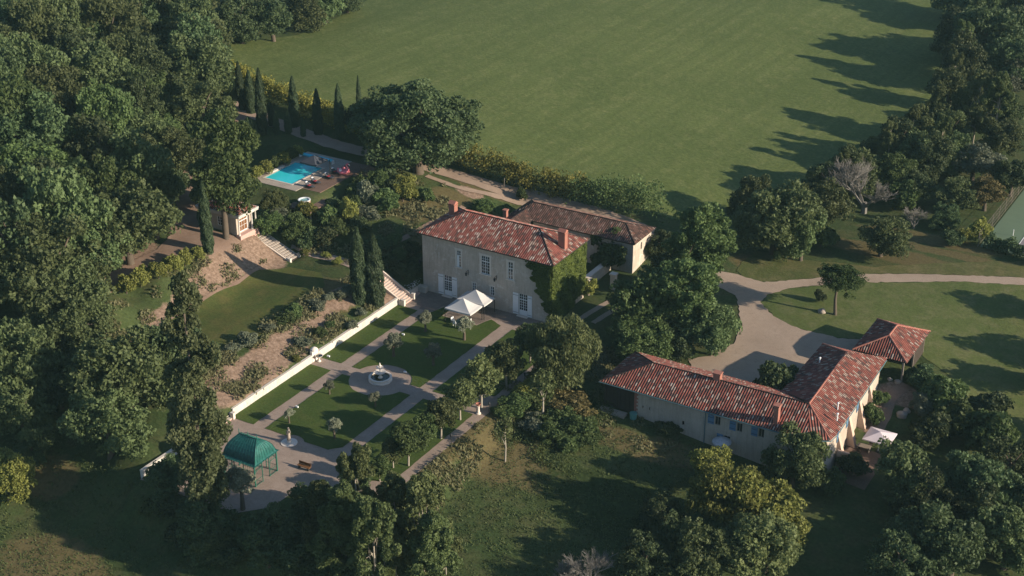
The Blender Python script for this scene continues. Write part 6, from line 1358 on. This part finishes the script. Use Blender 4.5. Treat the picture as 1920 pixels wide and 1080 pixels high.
b, a = -117.0, 169.0; rngf = np.random.default_rng(2); Pf = np.stack([b - .1 + rngf.normal(size=260) * .3, 168.4 + rngf.normal(size=260) * .8, 1.0 + rngf.random(260) * .5], 1)
t = thing('flower_bed', 'white flowering plants in the low planter by the manor stair', 'flowers', -117, 168.4, .85)
for nm, mt, sl in (('blossom', 'flower_white', slice(0, 110)), ('leaves', 'green_leaves', slice(110, 260))):
    Q = Pf[sl] - np.array([-117, 168.4, .85]); q, f = leaf_quads(Q, np.tile([0, 0, 1.0], (len(Q), 1)), .2, rngf); o = bpy.data.objects.new(nm, np_mesh(nm, q, f, mt, False, rngf.random(len(Q)))); C.objects.link(o); o.parent = t
# the wood on the left hillside
wood = scatter([(-70, -60), (300, -40), (340, 40), (380, 95), (392, 150), (375, 215), (335, 275), (305, 330), (290, 390), (250, 440), (195, 510), (170, 560), (120, 590), (-70, 620)], 6.0, 33, 7000)
tw = {'oak': 'grey green oak in the dense wood covering the hillside at the left', 'darkoak': 'deep green oak in the dense wood covering the hillside at the left', 'pale': 'paler olive tree crown in the dense wood covering the hillside at the left', 'green': 'fresher green tree in the dense wood covering the hillside at the left'}
for (b, a) in wood:
    k = rn.choice(['oak'] * 6 + ['darkoak'] * 4 + ['green'] * 2 + ['pale']); plant(k, b, a, rn.uniform(3.5, 6.3), 'wood_tree', tw[k], 'tree', 'trees of the wood at the left', rn.uniform(.9, 1.4))
print('wood', len(wood))
for k, px, py, w, lab in (('oak', 372, 118, 110, 'broad oak at the edge of the wood nearest the field corner'), ('oak', 380, 196, 112, 'oak with horizontal boughs at the edge of the wood above the drive'), ('oak', 318, 285, 110, 'oak of the wood edge leaning over the back drive'), ('oak', 235, 415, 170, 'wide oak with visible boughs at the lower edge of the wood'), ('darkoak', 320, 345, 80, 'dark oak hiding the bend of the back drive'), ('oak', 170, 470, 130, 'oak of the lower wood edge left of the wide one'), ('oak', 290, 400, 100, 'oak standing at the left side of the gravel yard'),
    ('green', 500, 408, 56, 'small leafy tree between the pool house and the hot tub platform'), ('green', 550, 418, 60, 'bright small tree beside the top of the bank stairs'), ('oak', 60, 560, 150, 'big oak at the left edge of the lower wood'), ('oak', 130, 540, 130, 'oak in the lower corner of the wood'), ('darkoak', 395, 255, 60, 'small dark oak beside the grey bend of the drive')):
    T(k, px, py, w, 'oak_tree', lab, 'oaks along the edge of the wood')
for k, px, py, w, lab in (('oak', 1605, 318, 90, 'oak on the field side behind the bare grey tree'), ('darkoak', 1690, 262, 84, 'dark oak on the field side of the belt'), ('oak', 1735, 225, 80, 'tall oak at the field edge below the poplar pair'), ('oak', 1780, 165, 76, 'oak at the field edge left of the poplar pair'), ('darkoak', 1815, 120, 90, 'dark oak at the field edge below the upper right corner'), ('darkoak', 1800, 60, 90, 'dark oak reaching into the field at the upper right'), ('darkoak', 1815, -30, 110, 'dark oak at the top edge of the photo on the right'), ('darkoak', 1930, 0, 110, 'dark oak beyond the upper right corner'), ('darkoak', 1890, 110, 100, 'dark oak behind the pale grey green tree'), ('oak', 1505, 440, 90, 'oak on the lawn side of the first large oaks'), ('darkoak', 1740, 300, 80, 'shaded oak behind the middle of the belt'), ('oak', 1790, 290, 80, 'oak between the poplars and the silvery tree'), ('darkoak', 1545, 335, 80, 'dark oak on the field edge left of the bare tree'), ('oak', 1410, 370, 80, 'lower oak at the left tip of the belt')):
    T(k, px, py, w, 'oak_tree', lab, 'field side trees of the belt', 1.15)
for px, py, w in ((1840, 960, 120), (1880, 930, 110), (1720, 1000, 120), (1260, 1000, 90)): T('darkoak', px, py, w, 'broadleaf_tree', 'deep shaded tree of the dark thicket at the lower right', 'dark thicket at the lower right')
for px, py, w, lab in ((1668, 268, 40, 'slim dark tree at the field edge above the bare tree'), (1712, 238, 40, 'slim dark tree on the field edge near the middle of the belt'), (1752, 205, 42, 'slim dark tree on the field edge below the poplars'), (1790, 135, 42, 'slim dark tree on the field edge at the upper right'), (1800, 95, 44, 'slim dark tree high on the field edge'), (1580, 318, 38, 'slim dark tree at the left of the belt on the field edge')):
    T('birch', px, py, w, 'poplar_tree', lab, 'slim trees along the field edge', 1.15)
# trees just outside the right edge whose shadows fall across the park
for px, py, w in ((2010, 560, 90), (2050, 640, 110), (1985, 700, 90), (2060, 800, 120)): T('oak', px, py, w, 'oak_tree', 'oak standing just beyond the right edge of the park lawn', 'trees beyond the park lawn')

# ------------------------------------------------------------------ air: pale blue haze in one closed box round everything
hz = MB().box(-480, 300, -60, 720, -24, 106).build('haze', 'white_paint'); hz.data.materials.clear()
hm = bpy.data.materials.new('haze_air'); hm.use_nodes = True; hn = hm.node_tree
hn.nodes.remove(hn.nodes['Principled BSDF']); pv = hn.nodes.new('ShaderNodeVolumePrincipled'); pv.inputs['Color'].default_value = (0.50, 0.86, 0.90, 1); pv.inputs['Density'].default_value = 0.00009
hn.links.new(pv.outputs[0], hn.nodes['Material Output'].inputs['Volume']); hz.data.materials.append(hm); prop(hz, kind='stuff')
